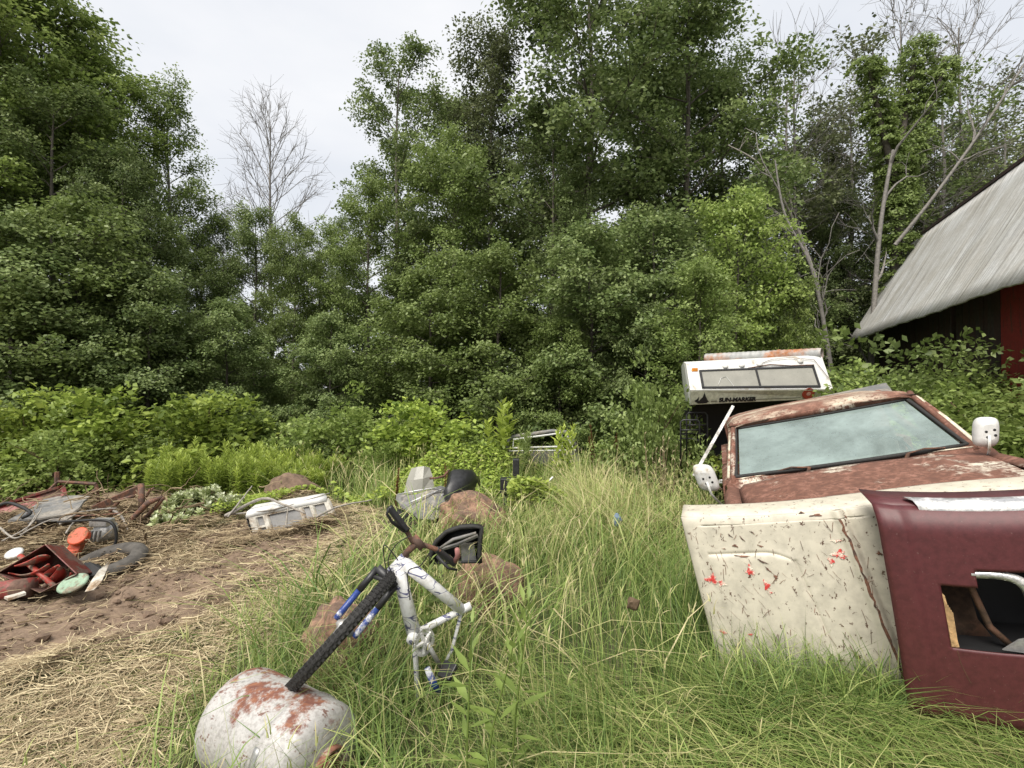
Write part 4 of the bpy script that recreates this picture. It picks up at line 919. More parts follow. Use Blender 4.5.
# ---- camper
YC = 7.0
camper = empty('truck_camper', (P(758, 400, YC+1.2).x, YC+1.2, 0), 'white slide-in camper with a wide front window above the weeds', 'camper')
kTL, kTR, kBL, kBR = P(686, 364, YC+.22), P(822, 357, YC+.22), P(690, 390, YC), P(833, 389, YC)
fBL, fBR = P(690, 405, YC+.10), P(834, 398, YC+.10)
cback = V3(.60, 2.0, .05); cr_ = (kBR-kBL).normalized(); upn = V3(0, 0, 1)
m = MB(); rows = []
prof = [(kTL+cback, kTR+cback), (kTL+V3(0, .10, .035), kTR+V3(0, .10, .035)), (kTL+V3(0, .02, .012), kTR+V3(0, .02, .012)), (kTL, kTR), (kBL, kBR)]
m.loft([[a.lerp(b, i/12) for i in range(13)] for a, b in prof]); m.loft([[kBL, kBR], [fBL, fBR]])
m2 = MB(); lft = [p[0] for p in prof]+[fBL, fBL+cback]; rgt = [p[1] for p in prof]+[fBR, fBR+cback]
m.add(lft, [tuple(range(7))]); m.add(rgt, [tuple(range(6, -1, -1))]); m.add([fBL, fBR, fBR+cback, fBL+cback], [(0, 1, 2, 3)])
m.build('shell', M['white'], camper)
fn = (kTR-kTL).cross(kBL-kTL).normalized(); fn = fn if fn.y < 0 else -fn
ln = (kBR-kBL).cross(fBL-kBL).normalized(); ln = ln if ln.y < 0 else -ln
m = MB(); m.loft([[kBL.lerp(kBR, s_).lerp(fBL.lerp(fBR, s_), t)+ln*.006 for s_ in (.002, .998)] for t in (.06, .97)]); m.build('lower_skin', M['olive'], camper, solid=.004)
def CF(s_, t, o=0.0): return kTL.lerp(kTR, s_).lerp(kBL.lerp(kBR, s_), t)+fn*o
def CL(s_, t, o=0.0): return kBL.lerp(kBR, s_).lerp(fBL.lerp(fBR, s_), t)+ln*o
m = MB()
for (s0, s1, t0, t1) in ((.085, .915, .28, .33), (.085, .915, .90, .95), (.085, .10, .28, .95), (.90, .915, .28, .95), (.487, .50, .3, .93)):
    m.slab([CF(s0, t0, .004), CF(s1, t0, .004), CF(s1, t1, .004), CF(s0, t1, .004)], fn*.018)
win = m.build('window_frame', M['black'], camper)
for (s0, s1) in ((.10, .487), (.50, .90)):
    m = MB(); m.add([CF(s0, .32, .010), CF(s1, .32, .010), CF(s1, .91, .010), CF(s0, .91, .010)], [(0, 1, 2, 3)]); m.build('window_pane', M['smoke'], win)
m = MB()
for k in range(5):
    p = CF(.22+.001*k, .5, .02)
m.tube([CF(.2, .85, .014), CF(.23, .6, .014), CF(.27, .55, .014), (CF(.31, .9, .014))], .004, 4); m.build('curtain_fold', M['white'], win)
for s_, t in ((.28, .16), (.40, .15), (.53, .14), (.83, .10)):
    m = MB(); cc = CF(s_, t, .004)
    for k, (o, q) in enumerate(((0, 1), (.02, .9), (.026, .5))): pass
    m.lathe(cc, fn, [(0, .042), (.015, .04), (.024, .025), (.026, 0)], 18); o_ = m.build('marker_lamp', M['white'], camper, smooth=True)
m = MB(); cc = CF(.055, .26, .01); m.box(cc, (.085, .02, .05), (cr_, fn, V3(0, 0, 1))); o_ = m.build('amber_lamp', M['amber'], camper, bevel=.006)
m = MB(); m.tube([CF(.44, .27, .01), CF(.6, .19, .02), CF(.75, .25, .012), CF(.92, .25, .012)], .008, 5); m.tube([CF(.53, .15, .01), CF(.62, .02, .02), CF(.75, -.02, .02), CF(.93, .1, .02), CF(.99, .7, .02)], .004, 4); m.build('loose_cable', M['rustmetal'], camper)
# sail emblem
m = MB()
def CLp(px, py):
    t = (py-390)/15; s_ = (px-690)/(833.5-690); return CL(s_, t, .012)
m.add([CLp(704.5, 391.8), CLp(705.3, 396), CLp(707.8, 401.2), CLp(706, 402.6), CLp(700, 402.6), CLp(698.2, 401.2), CLp(702.5, 397)], [tuple(range(7))])
m.add([CLp(699, 396.2), CLp(698.3, 400.4), CLp(698.6, 403), CLp(697, 402.6), CLp(694, 400.6), CLp(696.5, 399.2)], [tuple(range(6))])
m.add([CLp(694, 400.8), CLp(709.3, 401.2), CLp(706, 403.4), CLp(698, 403.6)], [(0, 1, 2, 3)]); m.build('sail_emblem', M['black'], camper)
m = MB()
for (x0, x1) in ((710.5, 717), (747, 800)): m.loft([[CLp(x0, y), CLp(x1, y)] for y in (401.2, 402.2)])
m.build('pin_stripe', plain('stripe', (.16, .15, .11), .6), camper)
m = MB(); cc = CLp(808, 396); m.lathe(cc, ln, [(-.004, .085), (.004, .085), (.004, .05), (.005, .0)], 28); em = m.build('round_emblem', M['redround'], camper)
m = MB(); m.lathe(cc, ln, [(.006, .03), (.007, 0)], 20); m.build('emblem_centre', plain('pinkish', (.45, .25, .2), .5), em)
fc = bpy.data.curves.new('lettering', 'FONT'); fc.body = 'SUN-MARKER'; fc.size = .085; fc.extrude = .002; fc.offset = .0045; fc.space_character = 1.0
ft = bpy.data.objects.new('lettering', fc); COL.objects.link(ft); ft.parent = camper; fc.materials.append(M['black'])
xa = (CLp(745, 400)-CLp(719, 400)).normalized(); za = ln; ya = za.cross(xa)
p0 = CLp(718.5, 402.6)-camper.location
FM = Matrix(((xa.x, ya.x, za.x, p0.x), (xa.y, ya.y, za.y, p0.y), (xa.z, ya.z, za.z, p0.z), (0, 0, 0, 1)))
bpy.context.view_layer.update(); lm_ = bpy.data.meshes.new_from_object(ft.evaluated_get(bpy.context.evaluated_depsgraph_get())); bpy.data.objects.remove(ft)
lo2 = bpy.data.objects.new('lettering', lm_); COL.objects.link(lo2); lo2.parent = camper; lo2.matrix_local = FM
if not lm_.materials: lm_.materials.append(M['black'])
# lower box set back, coloured black to stand for the deep shadow underneath
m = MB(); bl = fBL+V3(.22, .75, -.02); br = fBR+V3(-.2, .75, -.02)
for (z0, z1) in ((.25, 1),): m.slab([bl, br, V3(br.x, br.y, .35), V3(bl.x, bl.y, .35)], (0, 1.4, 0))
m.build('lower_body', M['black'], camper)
# dark metal chair frames under it
for (px, py, w_, h_, Yd, lb) in ((697, 425, .30, .36, 7.25, 'square tube chair frame under the left of the camper, taller one'), (690, 430, .26, .28, 7.0, 'square tube chair frame under the left of the camper, shorter one')):
    c = P(px, py, Yd); m = MB(); hw = w_*.5
    m.tube([c+V3(-hw, 0, -.5), c+V3(-hw, 0, h_*.4), c+V3(-hw+.03, 0, h_*.5), c+V3(hw-.03, 0, h_*.5), c+V3(hw, 0, h_*.4), c+V3(hw, 0, -.5)], .012, 6); m.tube([c+V3(-hw, 0, 0), c+V3(hw, 0, 0)], .01, 6); m.tube([c+V3(0, 0, 0), c+V3(0, 0, h_*.5)], .009, 6)
    m.tube([c+V3(-hw, 0, -.15), c+V3(-hw, .3, -.15), c+V3(hw, .3, -.15), c+V3(hw, 0, -.15)], .01, 6); tag(m.build('chair_frame', M['steel'] if 0 else M['blackplastic'], smooth=True), lb, 'chair frame')
# pipe on the camper roof
m = MB(); p0, p1 = P(706, 358.5, YC+1.5), P(822, 353.5, YC+.25); ax_ = (p1-p0); Lp = ax_.length; prof = []
nseg = 90
for i in range(nseg+1):
    h_ = Lp*i/nseg; prof.append((h_, .082+.003*math.sin(i*1.6)+(.006 if abs(i-60) < 2 else 0)))
prof += [(Lp, .078), (Lp*.35, .076)]
m.lathe(p0, ax_, prof, 28); tag(m.build('stove_pipe', M['galv'], smooth=True, angle=60), 'rust streaked corrugated metal pipe lying on top of the camper', 'pipe')

# ---- propane tank
tc_ = V3(-1.01, 2.17, .205); tax = V3(math.cos(.50), -math.sin(.50), -.03).normalized(); TR = .208; hl = .23
tank = empty('propane_tank', (tc_.x, tc_.y, 0), 'white propane tank with orange rust on top lying in the grass under the bicycle wheel', 'tank')
prof = []
for i in range(13): a = math.pi/2*i/12; prof.append((-hl-.085*math.cos(a)**.8, TR*math.sin(a)**.8))
prof += [(-hl+.02, TR), (-.06, TR), (-.055, TR+.003), (.0, TR+.003)] + [(hl-.1, TR+.001), (hl-.095, TR+.006), (hl-.075, TR+.006), (hl-.07, TR)]
for i in range(13): a = math.pi/2*(1-i/12); prof.append((hl+.085*math.cos(a)**.8 if i else hl, TR*max(0,math.sin(a))**.8))
m = MB(); m.lathe(tc_, tax, prof, 64); 
tm, tnt, to_, tb = newmat('tank_paint')
# white paint; rust concentrated in a patch of its own (object space, fixed to the tank)
geo = N(tnt, 'ShaderNodeTexCoord'); sep = N(tnt, 'ShaderNodeSeparateXYZ'); tnt.links.new(geo.outputs['Object'], sep.inputs[0])
nA = noise(tnt, 5.5, 10, .72, (1, 1, 1)); nB = noise(tnt, 22, 8, .7, (.5, 1.4, 1)); nC = noise(tnt, 60, 6, .7)
mr = N(tnt, 'ShaderNodeMapRange'); mr.inputs['From Min'].default_value = .26; mr.inputs['From Max'].default_value = .46; mr.inputs['To Min'].default_value = -.12; mr.inputs['To Max'].default_value = .125
tnt.links.new(sep.outputs[2], mr.inputs[0]); ad = N(tnt, 'ShaderNodeMath', operation='ADD'); tnt.links.new(nA.outputs[0], ad.inputs[0]); tnt.links.new(mr.outputs[0], ad.inputs[1])
mk1 = ramp(tnt, ad.outputs[0], [(.55, (0, 0, 0)), (.62, (1, 1, 1))]); rc1 = ramp(tnt, nB.outputs[0], [(.3, (.10, .035, .025)), (.47, (.16, .065, .045)), (.58, (.24, .095, .05)), (.70, (.44, .22, .09))])
pc1 = ramp(tnt, nC.outputs[0], [(.33, (.27, .255, .24)), (.55, (.43, .415, .40))]); cA = mixc(tnt, mk1.outputs[0], pc1.outputs[0], rc1.outputs[0])
mk2 = ramp(tnt, nB.outputs[0], [(.595, (0, 0, 0)), (.63, (1, 1, 1))]); cA = mixc(tnt, mk2.outputs[0], cA, (.16, .09, .07)); tnt.links.new(cA, tb.inputs['Base Color'])
rq = ramp(tnt, mk1.outputs[0], [(0, (.42,)*3), (1, (.8,)*3)]); tnt.links.new(rq.outputs[0], tb.inputs['Roughness']); bump(tnt, tb, nC.outputs[0], .12, .004)
m.build('tank_body', tm, tank, smooth=True)
m = MB(); cdir = (tax+V3(.0, -.12, -.15)).normalized(); ce = tc_+tax*(hl+.075)
m.lathe(ce, tax, [(-.02, .075), (.035, .075), (.037, .072), (.037, .066), (-.02, .064)], 36); m.lathe(ce, tax, [(-.01, .05), (.03, .045), (.03, .0)], 24)
for k in range(3): m.torus(ce+tax*(.035+.002*k), tax, .028+.013*k, .004, 30, 6)
m.build('valve_collar', M['creamtrim'], tank, smooth=True)
m = MB()
a_ = [tc_+tax*(hl-.115)+(V3(0, 0, 1)*math.cos(t)+tax.cross(V3(0, 0, 1)).normalized()*math.sin(t))*(TR+.006) for t in np.linspace(1.0, 2.1, 12)]
a2 = [p+tax*.03 for p in a_]; m.loft([a_, a2]); m.build('foot_bracket', M['steel'], tank, smooth=True, solid=.006)

# ---- bicycle
YB = 2.52
bike = empty('bicycle', (P(415, 640, YB).x, YB, 0), 'white and blue mountain bike upended in the grass with its front tyre on the tank', 'bicycle')
hd0, hd1 = P(405, 557, YB), P(391, 572, YB-.02)
sc_t, bb = P(462, 610, YB+.06), P(414, 634, YB+.0); drop = P(418, 700, YB+.02)
def deco(name):
    m, nt, o, b = newmat(name); n = noise(nt, 7, 2, .5, (1, 1, 2.6), (0, .6, 0), .8); n2 = noise(nt, 40, 5)
    t = N(nt, 'ShaderNodeTexCoord'); sp = N(nt, 'ShaderNodeSeparateXYZ'); nt.links.new(t.outputs['Object'], sp.inputs[0])
    r = ramp(nt, n.outputs[0], [(.575, (.70, .70, .70)), (.585, (.10, .10, .2)), (.61, (.14, .145, .26)), (.62, (.70, .70, .70))])
    r2 = ramp(nt, n2.outputs[0], [(.3, (.8, .78, .74)), (.55, (1, 1, 1))]); nt.links.new(mixc(nt, 1, r.outputs[0], r2.outputs[0], 'MULTIPLY'), b.inputs['Base Color']); b.inputs['Roughness'].default_value = .3; return m
M['bikepaint'] = deco('white_blue_frame_paint')
def tubef(m, a, b, r0, r1, n=12): m.tube([a, a.lerp(b, .5), b], [r0, (r0+r1)/2, r1], n)
m = MB(); tubef(m, hd0, hd1, .026, .026); tubef(m, hd0.lerp(hd1, .25), sc_t, .033, .027, 14); tubef(m, hd0.lerp(hd1, .55), bb, .033, .036, 14); tubef(m, bb, sc_t, .018, .018)
m.tube([sc_t-(sc_t-bb).normalized()*.02, sc_t+(sc_t-bb).normalized()*.05], .021, 12)
m.tube([sc_t, P(452, 650, YB+.12), drop+V3(.05, .08, 0)], .009, 8); m.tube([bb, P(416, 665, YB+.06), drop+V3(.0, .0, 0)], .014, 8); m.tube([bb-V3(0, .06, 0), bb+V3(0, .06, 0)], .026, 14)
m.build('frame', M['bikepaint'], bike, smooth=True)
# wheel
e1 = (P(392, 575, 2.52)-P(296, 681, 2.26)).normalized(); wc = P(345, 628, 2.40); view = (wc-V3(0, 0, H)).normalized()
wn = e1.cross(view).normalized(); wn = (Matrix.Rotation(math.radians(.8), 3, e1) @ wn).normalized(); WR = .325-.028
m = MB(); m.torus(wc, wn, WR, .027, 72, 10, 1.05)
e2 = wn.cross(e1).normalized()
for k in range(90):      # tread knobs
    a = 2*math.pi*k/90; rd = e1*math.cos(a)+e2*math.sin(a); tg_ = wn.cross(rd)
    for off, hgt in ((-.018, .020), (0, .0265), (.018, .020)):
        m.box(wc+rd*(WR+hgt)+wn*(off+.004*(k % 2)), (.008, .012, .012), (rd, tg_, wn))
wh = m.build('front_wheel', M['rubber'], bike, smooth=False)
m = MB(); m.lathe(wc, wn, [(-.010, WR-.012), (-.010, WR-.03), (0, WR-.04), (.010, WR-.03), (.010, WR-.012)], 72); m.build('rim', M['chrome'], wh, smooth=True)
m = MB()
for k in range(28):
    a = 2*math.pi*k/28; rd = e1*math.cos(a)+e2*math.sin(a); tg_ = wn.cross(rd); m.tube([wc+wn*(.03 if k % 2 else -.03)+tg_*(.02 if k % 4 < 2 else -.02), wc+rd*(WR-.036)], .0013, 4, False)
m.build('spokes', M['chrome'], wh)
m = MB(); m.lathe(wc, wn, [(-.05, 0), (-.05, .012), (-.035, .02), (-.03, .03), (.03, .03), (.035, .02), (.05, .012), (.05, 0)], 18); m.build('hub', M['steel'], wh, smooth=True)
# fork
crown = hd1+(hd1-hd0).normalized()*.03; spread = wn
m = MB(); m.tube([hd1, crown], .024, 10); m.tube([crown-wn*.065, crown+wn*.065], .022, 10)
legs = []
for sg_ in (-1, 1):
    top = crown+wn*.062*sg_; bot = wc+wn*.062*sg_; legs.append((top, bot)); m.tube([top, top.lerp(bot, .45)], .017, 10)
fk = m.build('fork', M['blackplastic'], bike, smooth=True)
for top, bot in legs:
    m = MB(); m.tube([top.lerp(bot, .42), top.lerp(bot, .9), bot], [.015, .016, .014], 12); m.build('fork_leg', M['blue'], fk, smooth=True)
m = MB(); m.tube([legs[0][0].lerp(legs[0][1], .15), legs[0][0].lerp(legs[0][1], .1)-view*.02+e1*.03, legs[1][0].lerp(legs[1][1], .15)], .012, 8); m.build('brake', M['black'], fk, smooth=True)
# handlebar
bl_, br_ = P(390, 508, YB-.05), P(454, 562, YB+.08); hm = P(418, 543, YB)
m = MB(); m.tube([hd0, P(407, 552, YB), P(417, 543, YB)], [.018, .017, .018], 10); m.tube([P(413, 537, YB), P(423, 548, YB)], .022, 10); m.build('stem', M['rustmetal'], bike, smooth=True)
m = MB(); m.tube([bl_, P(405, 528, YB-.03), P(412, 541, YB-.01), hm, P(430, 547, YB+.01), P(438, 550, YB+.03), br_], .0125, 10); hb = m.build('handlebar', M['rustmetal'], bike, smooth=True)
for a_, b_, c_ in ((P(389, 507, YB-.05), P(407, 531, YB-.03), 0), (P(436, 549, YB+.03), P(455, 564, YB+.08), 1)):
    m = MB(); n_ = 16; m.tube([a_.lerp(b_, i/n_) for i in range(n_+1)], [.0165+.0015*(i % 2) for i in range(n_+1)], 12); m.build('grip', M['blackplastic'], hb, smooth=True)
m = MB(); m.tube([P(404, 531, YB-.05), P(392, 522, YB-.09), P(387, 514, YB-.10), P(389, 508, YB-.10)], [.009, .008, .007, .006], 8); m.build('brake_lever', M['black'], hb, smooth=True); m = MB(); m.tube([P(437, 556, YB), P(448, 568, YB-.02), P(457, 570, YB)], [.009, .007, .006], 8); m.build('brake_lever', M['black'], hb, smooth=True)
m = MB(); m.tube([P(454, 563, YB+.08), P(458, 556, YB+.05), P(457, 549, YB+.03)], [.013, .014, .012], 10); m.build('bar_end', plain('old_pink_rubber', (.30, .13, .12), .7), hb, smooth=True)
m = MB()
for (pts) in (((398, 560), (384, 545), (386, 570), (392, 590)), ((410, 536), (396, 545), (388, 562), (396, 580)), ((430, 552), (420, 566), (408, 572), (410, 600))):
    m.tube(arc([P(x, y, YB-.07) for x, y in pts]), .0028, 5)
m.build('brake_cable', M['black'], bike, smooth=True)
# crankset facing the viewer a little
cn_ = V3(.75, -.62, .1).normalized(); cb = bb+cn_*.05+V3(.02, 0, -.03)
m = MB()
x1_ = cn_.orthogonal().normalized(); x2_ = cn_.cross(x1_)
for R_, off in ((.062, 0), (.048, -.010)):
    prof = []; vs = []; n_ = 80
    for k in range(n_):
        a = 2*math.pi*k/n_; rr_ = R_+(.004 if k % 2 else 0); vs.append(cb+cn_*off+(x1_*math.cos(a)+x2_*math.sin(a))*rr_)
    for k in range(n_):
        a = 2*math.pi*k/n_; vs.append(cb+cn_*off+(x1_*math.cos(a)+x2_*math.sin(a))*(R_-.016))
    m.add(vs, [(k, (k+1) % n_, n_+(k+1) % n_, n_+k) for k in range(n_)])
for k in range(5):
    a = 2*math.pi*k/5; m.tube([cb, cb+(x1_*math.cos(a)+x2_*math.sin(a))*.052], [.012, .007], 6)
ck = m.build('crankset', M['chrome'], bike, solid=.004)
m = MB(); m.tube([cb+cn_*.02, cb+cn_*.025+V3(.06, .05, -.15)], .012, 8); m.build('crank_arm', M['steel'], ck, smooth=True)
m = MB(); m.box(cb+cn_*.07+V3(.06, .05, -.15), (.09, .08, .022), (cn_, x1_, x2_)); m.build('pedal', M['blackplastic'], ck, bevel=.005)
m = MB(); m.tube([P(427, 668, YB-.1), P(433, 682, YB-.1), P(440, 694, YB-.08)], [.014, .018, .012], 10); m.build('rear_shock', M['blue'], bike, smooth=True)

# ---- black plastic shell on a boulder, boulders
def boulder(px, py_top, Yd, rx, ry, rz, seed, lb):
    x = (px-512)/F*Yd; top = 1.7+(390-py_top)/F*Yd; m = MB(); m.blob((x, Yd, top-rz), (rx, ry, rz), seed, 5, .10, 2.6); q5 = np.random.default_rng(seed); nz = mknoise(seed, 24, 9, 90); vv = np.array(m.v); dn = nz(vv[:, 0]+vv[:, 2]*.7, vv[:, 1]-vv[:, 2]*.9); m.v = [tuple(v) for v in vv+(vv-np.array([x, Yd, top-rz]))*(dn*.025)[:, None]]; m.f = m.f; o = m.build('boulder', M['boulder'], smooth=True); tag(o, lb, 'boulder', 'reddish brown boulders in the grass'); return o
boulder(342, 600, 2.98, .235, .22, .30, 1, 'reddish brown boulder behind the bicycle front wheel')
boulder(490, 556, 3.95, .27, .22, .28, 2, 'reddish brown boulder under the black plastic shell')
boulder(472, 494, 5.6, .40, .32, .30, 3, 'flat reddish brown boulder in front of the snowmobile seat')
c = P(457, 549, 3.35)
m = MB(); rows = []
outl = [(-.17, -.10), (-.172, -.03), (-.14, .05), (-.07, .115), (.02, .145), (.11, .15), (.165, .145), (.155, .06), (.15, -.04), (.155, -.09)]
for k, (sc1, dy) in enumerate(((1.0, 0), (.98, .03), (.95, .08), (.86, .11))):
    rows.append([c+V3(x*sc1, dy, z*sc1) for x, z in outl])
m.loft(rows, close=True); cc_ = c+V3(0, .11, .03); m.add(rows[-1]+[cc_], [(k, (k+1) % len(rows[-1]), len(rows[-1])) for k in range(len(rows[-1]))]); hs = empty('plastic_cowling', (c.x, c.y, c.z-.15), 'black plastic cowling shell propped against a boulder behind the handlebar', 'cowling')
m.build('shell', M['black'], hs, smooth=True, solid=.012)
m = MB(); m.tube([c+V3(x*1.0, -.005, z) for x, z in outl], .016, 8); m.build('rolled_rim', M['rubber'], hs, smooth=True)
m = MB(); m.tube([c+V3(-.11, -.03, .015), c+V3(-.02, -.04, .075), c+V3(.13, -.03, .115)], [.008, .012, .010], 8); m.build('grey_trim', M['greysheet'], hs, smooth=True)
m = MB(); m.tube([c+V3(-.10, -.0, -.0), c+V3(.0, .0, .03), c+V3(.14, .0, .09)], .013, 6); m.slab([c+V3(.02, .03, .02), c+V3(.11, .03, .03), c+V3(.13, .03, -.10), c+V3(.03, .03, -.10)], (0, .02, 0)); m.build('bracket_plate', M['greysheet'], hs)

# ---- snowmobile
YS = 6.1
sn = empty('snowmobile', (P(440, 505, YS).x, YS, 0), 'old grey and silver snowmobile with clouded windshield and black seat', 'snowmobile')
def S(px, py, dY=0): return P(px, py, YS+dY)
m = MB(); m.loft([[S(404, 493.5), S(411, 493.8, -.03), S(422, 491.5, -.02), S(434, 486.5, .05)], [S(407, 480, .04), S(414, 480, .01), S(423, 478.5, .01), S(432.5, 476, .09)], [S(411.5, 468.5, .10), S(417, 467, .08), S(424, 466.2, .08), S(429.5, 467.5, .13)]])
m.build('windshield', M['smoke'], sn, smooth=False, solid=.006)
m = MB(); m.loft([[S(397, 494.5, .05), S(415, 495, -.12), S(432, 489, 0), S(440, 486, .2)], [S(396, 500, 0), S(413, 503, -.25), S(436, 497, -.15), S(450, 489, .15)], [S(402, 508, -.2), S(414, 514, -.5), S(432, 511, -.4), S(453, 499, .0)], [S(412, 514, -.45), S(418, 519, -.6), S(434, 520, -.5), S(455, 509, .0)]])
m.build('hood', M['greysheet'], sn, smooth=False, solid=.012)
m = MB()
for a_, b_, r_w in (((398, 494.3), (437, 487.5), .008), ((409, 503), (443, 489), .011), ((413, 515), (447, 492.5), .018), ((416, 517), (450, 499), .010)):
    q0, q1 = S(a_[0], a_[1], -.1), S(b_[0], b_[1], .0); q0.y -= .22 if a_[1] > 500 else 0; q0 = P(a_[0], a_[1], q0.y); m.tube([q0, q0.lerp(q1, .5)+V3(0, -.03, .01), q1], r_w, 6)
m.build('silver_stripe', M['chrome'], sn, smooth=True)
m = MB(); m.loft([[S(x, y, d) for x, y, d in row] for row in (
 [(446, 503, -.15), (450, 510, -.15), (462, 508, .0), (474, 500, .3)], [(444, 492, -.05), (449, 487, -.10), (460, 488, 0), (473, 495, .3)], [(447, 487, .0), (452, 480, .02), (464, 481, .1), (474, 489, .35)], [(449, 474, .25), (453, 471, .2), (468, 472, .25), (477, 481, .45)], [(455, 470.5, .5), (460, 470, .5), (472, 471, .55), (479, 480, .7)], [(458, 476, .8), (464, 474, .8), (474, 476, .85), (480, 486, .9)])])
m.build('seat', M['blackplastic'], sn, smooth=True, solid=.03)
m = MB(); m.tube([S(430, 478.5, .0), S(437, 478, -.05), S(444, 476, .1), S(449, 470, .2)], .014, 6); m.build('handlebar', M['rustmetal'], sn, smooth=True)
m = MB(); m.box(S(440, 512, .3), (.5, 1.2, .22), (V3(.8, -.5, 0).normalized(), V3(.5, .8, 0).normalized(), V3(0, 0, 1))); m.build('tunnel', M['black'], sn, bevel=.03)
# ---- black bracket with post, white tipped stick, window frame, blue scrap
m = MB(); m.box(P(516, 471, 6.9), (.09, .12, .34)); m.box(P(506, 485, 6.9), (.16, .16, .20)); m.box(P(519, 481, 6.9), (.20, .1, .07)); m.box(P(506, 500, 6.9), (.08, .08, .3)); tag(m.build('black_bracket', M['blackplastic'], bevel=.012), 'black boxy bracket with an upright post among the weeds', 'bracket')
m = MB(); m.tube([P(540, 490, 6.4), P(546, 484, 6.4), P(553, 477, 6.35)], [.008, .012, .014], 8); tag(m.build('white_tipped_stick', M['chrome'], smooth=True), 'short grey stick poking out of the weeds right of the black bracket', 'stick')
fr9 = empty('vehicle_window_frame', (P(543, 455, 9).x, 9, 0), 'dark rear window frame of a buried vehicle with a white inner frame', 'window frame')
def W9(px, py, d=0): return P(px, py, 9+d)
m = MB(); m.tube([W9(507, 456), W9(509, 439), W9(513, 436.5), W9(552, 431), W9(566, 432), W9(571, 438), W9(579, 450)], .035, 8); m.build('outer_frame', M['greysheet'], fr9, smooth=True)
m = MB(); m.tube([W9(513, 448, -.06), W9(513.5, 439.5, -.05), W9(562, 433, -.05), W9(562.5, 446.5, -.06), W9(513, 448, -.06)], .016, 6); m.tube([W9(566, 434, -.06), W9(574, 450, -.06)], .014, 6); m.tube([W9(509, 451, -.06), W9(576, 450, -.06)], .012, 5); m.build('inner_frame', M['white'], fr9)
m = MB(); m.loft([[W9(507, 452, .1), W9(578, 451, .1)], [W9(507, 466, .1), W9(582, 466, .1)]]); m.loft([[W9(552, 432, .05), W9(580, 450, .05)], [P(556, 432, 10.3), P(584, 449, 10.3)]]); m.build('body_shell', M['greysheet'], fr9, solid=.02)
m = MB(); m.blob(P(618, 520, 4.6), (.04, .03, .06), 5, 2, .2); tag(m.build('blue_rag', plain('blue_grey', (.16, .22, .3), .7)), 'small blue grey scrap caught in the tall grass', 'scrap')
m = MB(); m.blob(P(633, 604, 3.0), (.035, .02, .035), 8, 2, .3); tag(m.build('pale_leaf', M['straw']), 'pale dead seed clump caught in the tall grass', 'dead leaf')

# ---- white shell half buried by the track
wl = empty('truck_canopy', (-2.85, 6.2, 0), 'white vehicle cap with dark side windows half buried in the dirt bank', 'truck canopy')
def Wp(px, py, Y_): return P(px, py, Y_)
A_, B_, C_, D_ = Wp(247, 513, 5.75), Wp(327, 498, 6.3), Wp(322, 494.5, 6.9), Wp(262, 504, 6.6)
m = MB()
m.loft([[A_.lerp(B_, s_)+V3(0, 0, o1)+V3(0, o2, 0) for s_ in np.linspace(0, 1, 10)] for (o1, o2) in ((-.06, -.02), (-.02, -.03), (.01, 0))]+[[A_.lerp(D_, .5).lerp(B_.lerp(C_, .5), s_)+V3(0, 0, .03) for s_ in np.linspace(0, 1, 10)], [D_.lerp(C_, s_) for s_ in np.linspace(0, 1, 10)]])
m.build('roof', M['white'], wl, smooth=True, solid=.02)
m = MB(); lo_ = [Wp(255, 541, 5.66), Wp(334, 516, 6.2)]
def side(s_, t, o=0): return A_.lerp(B_, s_).lerp(lo_[0].lerp(lo_[1], s_), t)+V3(-.3, -.8, .1)*o
for (s0, s1, t0, t1) in ((0, 1, .03, .22), (0, .07, .22, 1), (.16, .21, .22, 1), (.60, .64, .22, 1), (.74, .78, .22, 1), (.94, 1, .22, 1), (.07, .16, .55, .62)):
    m.slab([side(s0, t0), side(s1, t0), side(s1, t1), side(s0, t1)], (.01, .03, 0))
m.build('side_wall', M['whitedirty'], wl)
m = MB(); m.loft([[side(0.01, t), side(.99, t)] for t in (.2, 1)]); o_ = m.build('side_window', M['glassgrey'], wl); o_.location = (.02, .05, 0)
m = MB(); m.slab([A_+V3(-.02, 0, -.03), D_+V3(0, 0, -.03), D_+V3(0, 0, -.5), lo_[0]+V3(-.02, 0, 0)], (.01, 0, 0)); m.build('end_wall', M['black'], wl)
def stick(pts, r, lb, mat='deadwood', nm='dead_branch', cat='branch', grp='sticks and roots around the junk'):
    m = MB(); p_ = arc([P(*p) for p in pts]); n_ = len(p_); m.tube([q_+V3(rr.uniform(-1, 1), rr.uniform(-1, 1), rr.uniform(-1, 1))*r*.25 for q_ in p_], [r*(1-.5*i/n_)*(1+.12*rr.uniform(-1, 1)) for i in range(n_)], 7); o = m.build(nm, M[mat], smooth=True); tag(o, lb, cat, grp)
stick([(225, 516, 5.6), (262, 499, 6.0), (283, 504, 5.9), (305, 513, 5.8)], .02, 'bent bare branch arching over the half buried white cap')
stick([(228, 517, 5.6), (252, 486, 6.0)], .012, 'thin pale stick standing up left of the half buried white cap')
stick([(232, 514, 5.7), (275, 509, 5.9), (330, 493, 6.4)], .012, 'straight stick lying along the roof of the half buried white cap')
stick([(286, 528, 5.6), (288, 507, 5.7)], .013, 'short upright stake before the half buried white cap')
stick([(316, 517, 5.8), (340, 506, 6.0), (372, 500, 6.2)], .014, 'pale root trailing right from the half buried white cap')
m = MB(); mbp = P(293, 492, 7.3); m.blob((mbp.x, 7.3, .0), (.5, .35, .46), 3, 4, .08, 3); tag(m.build('dirt_mound', M['dirt'], smooth=True), 'brown mound of earth and roots behind the half buried white cap', 'dirt mound')

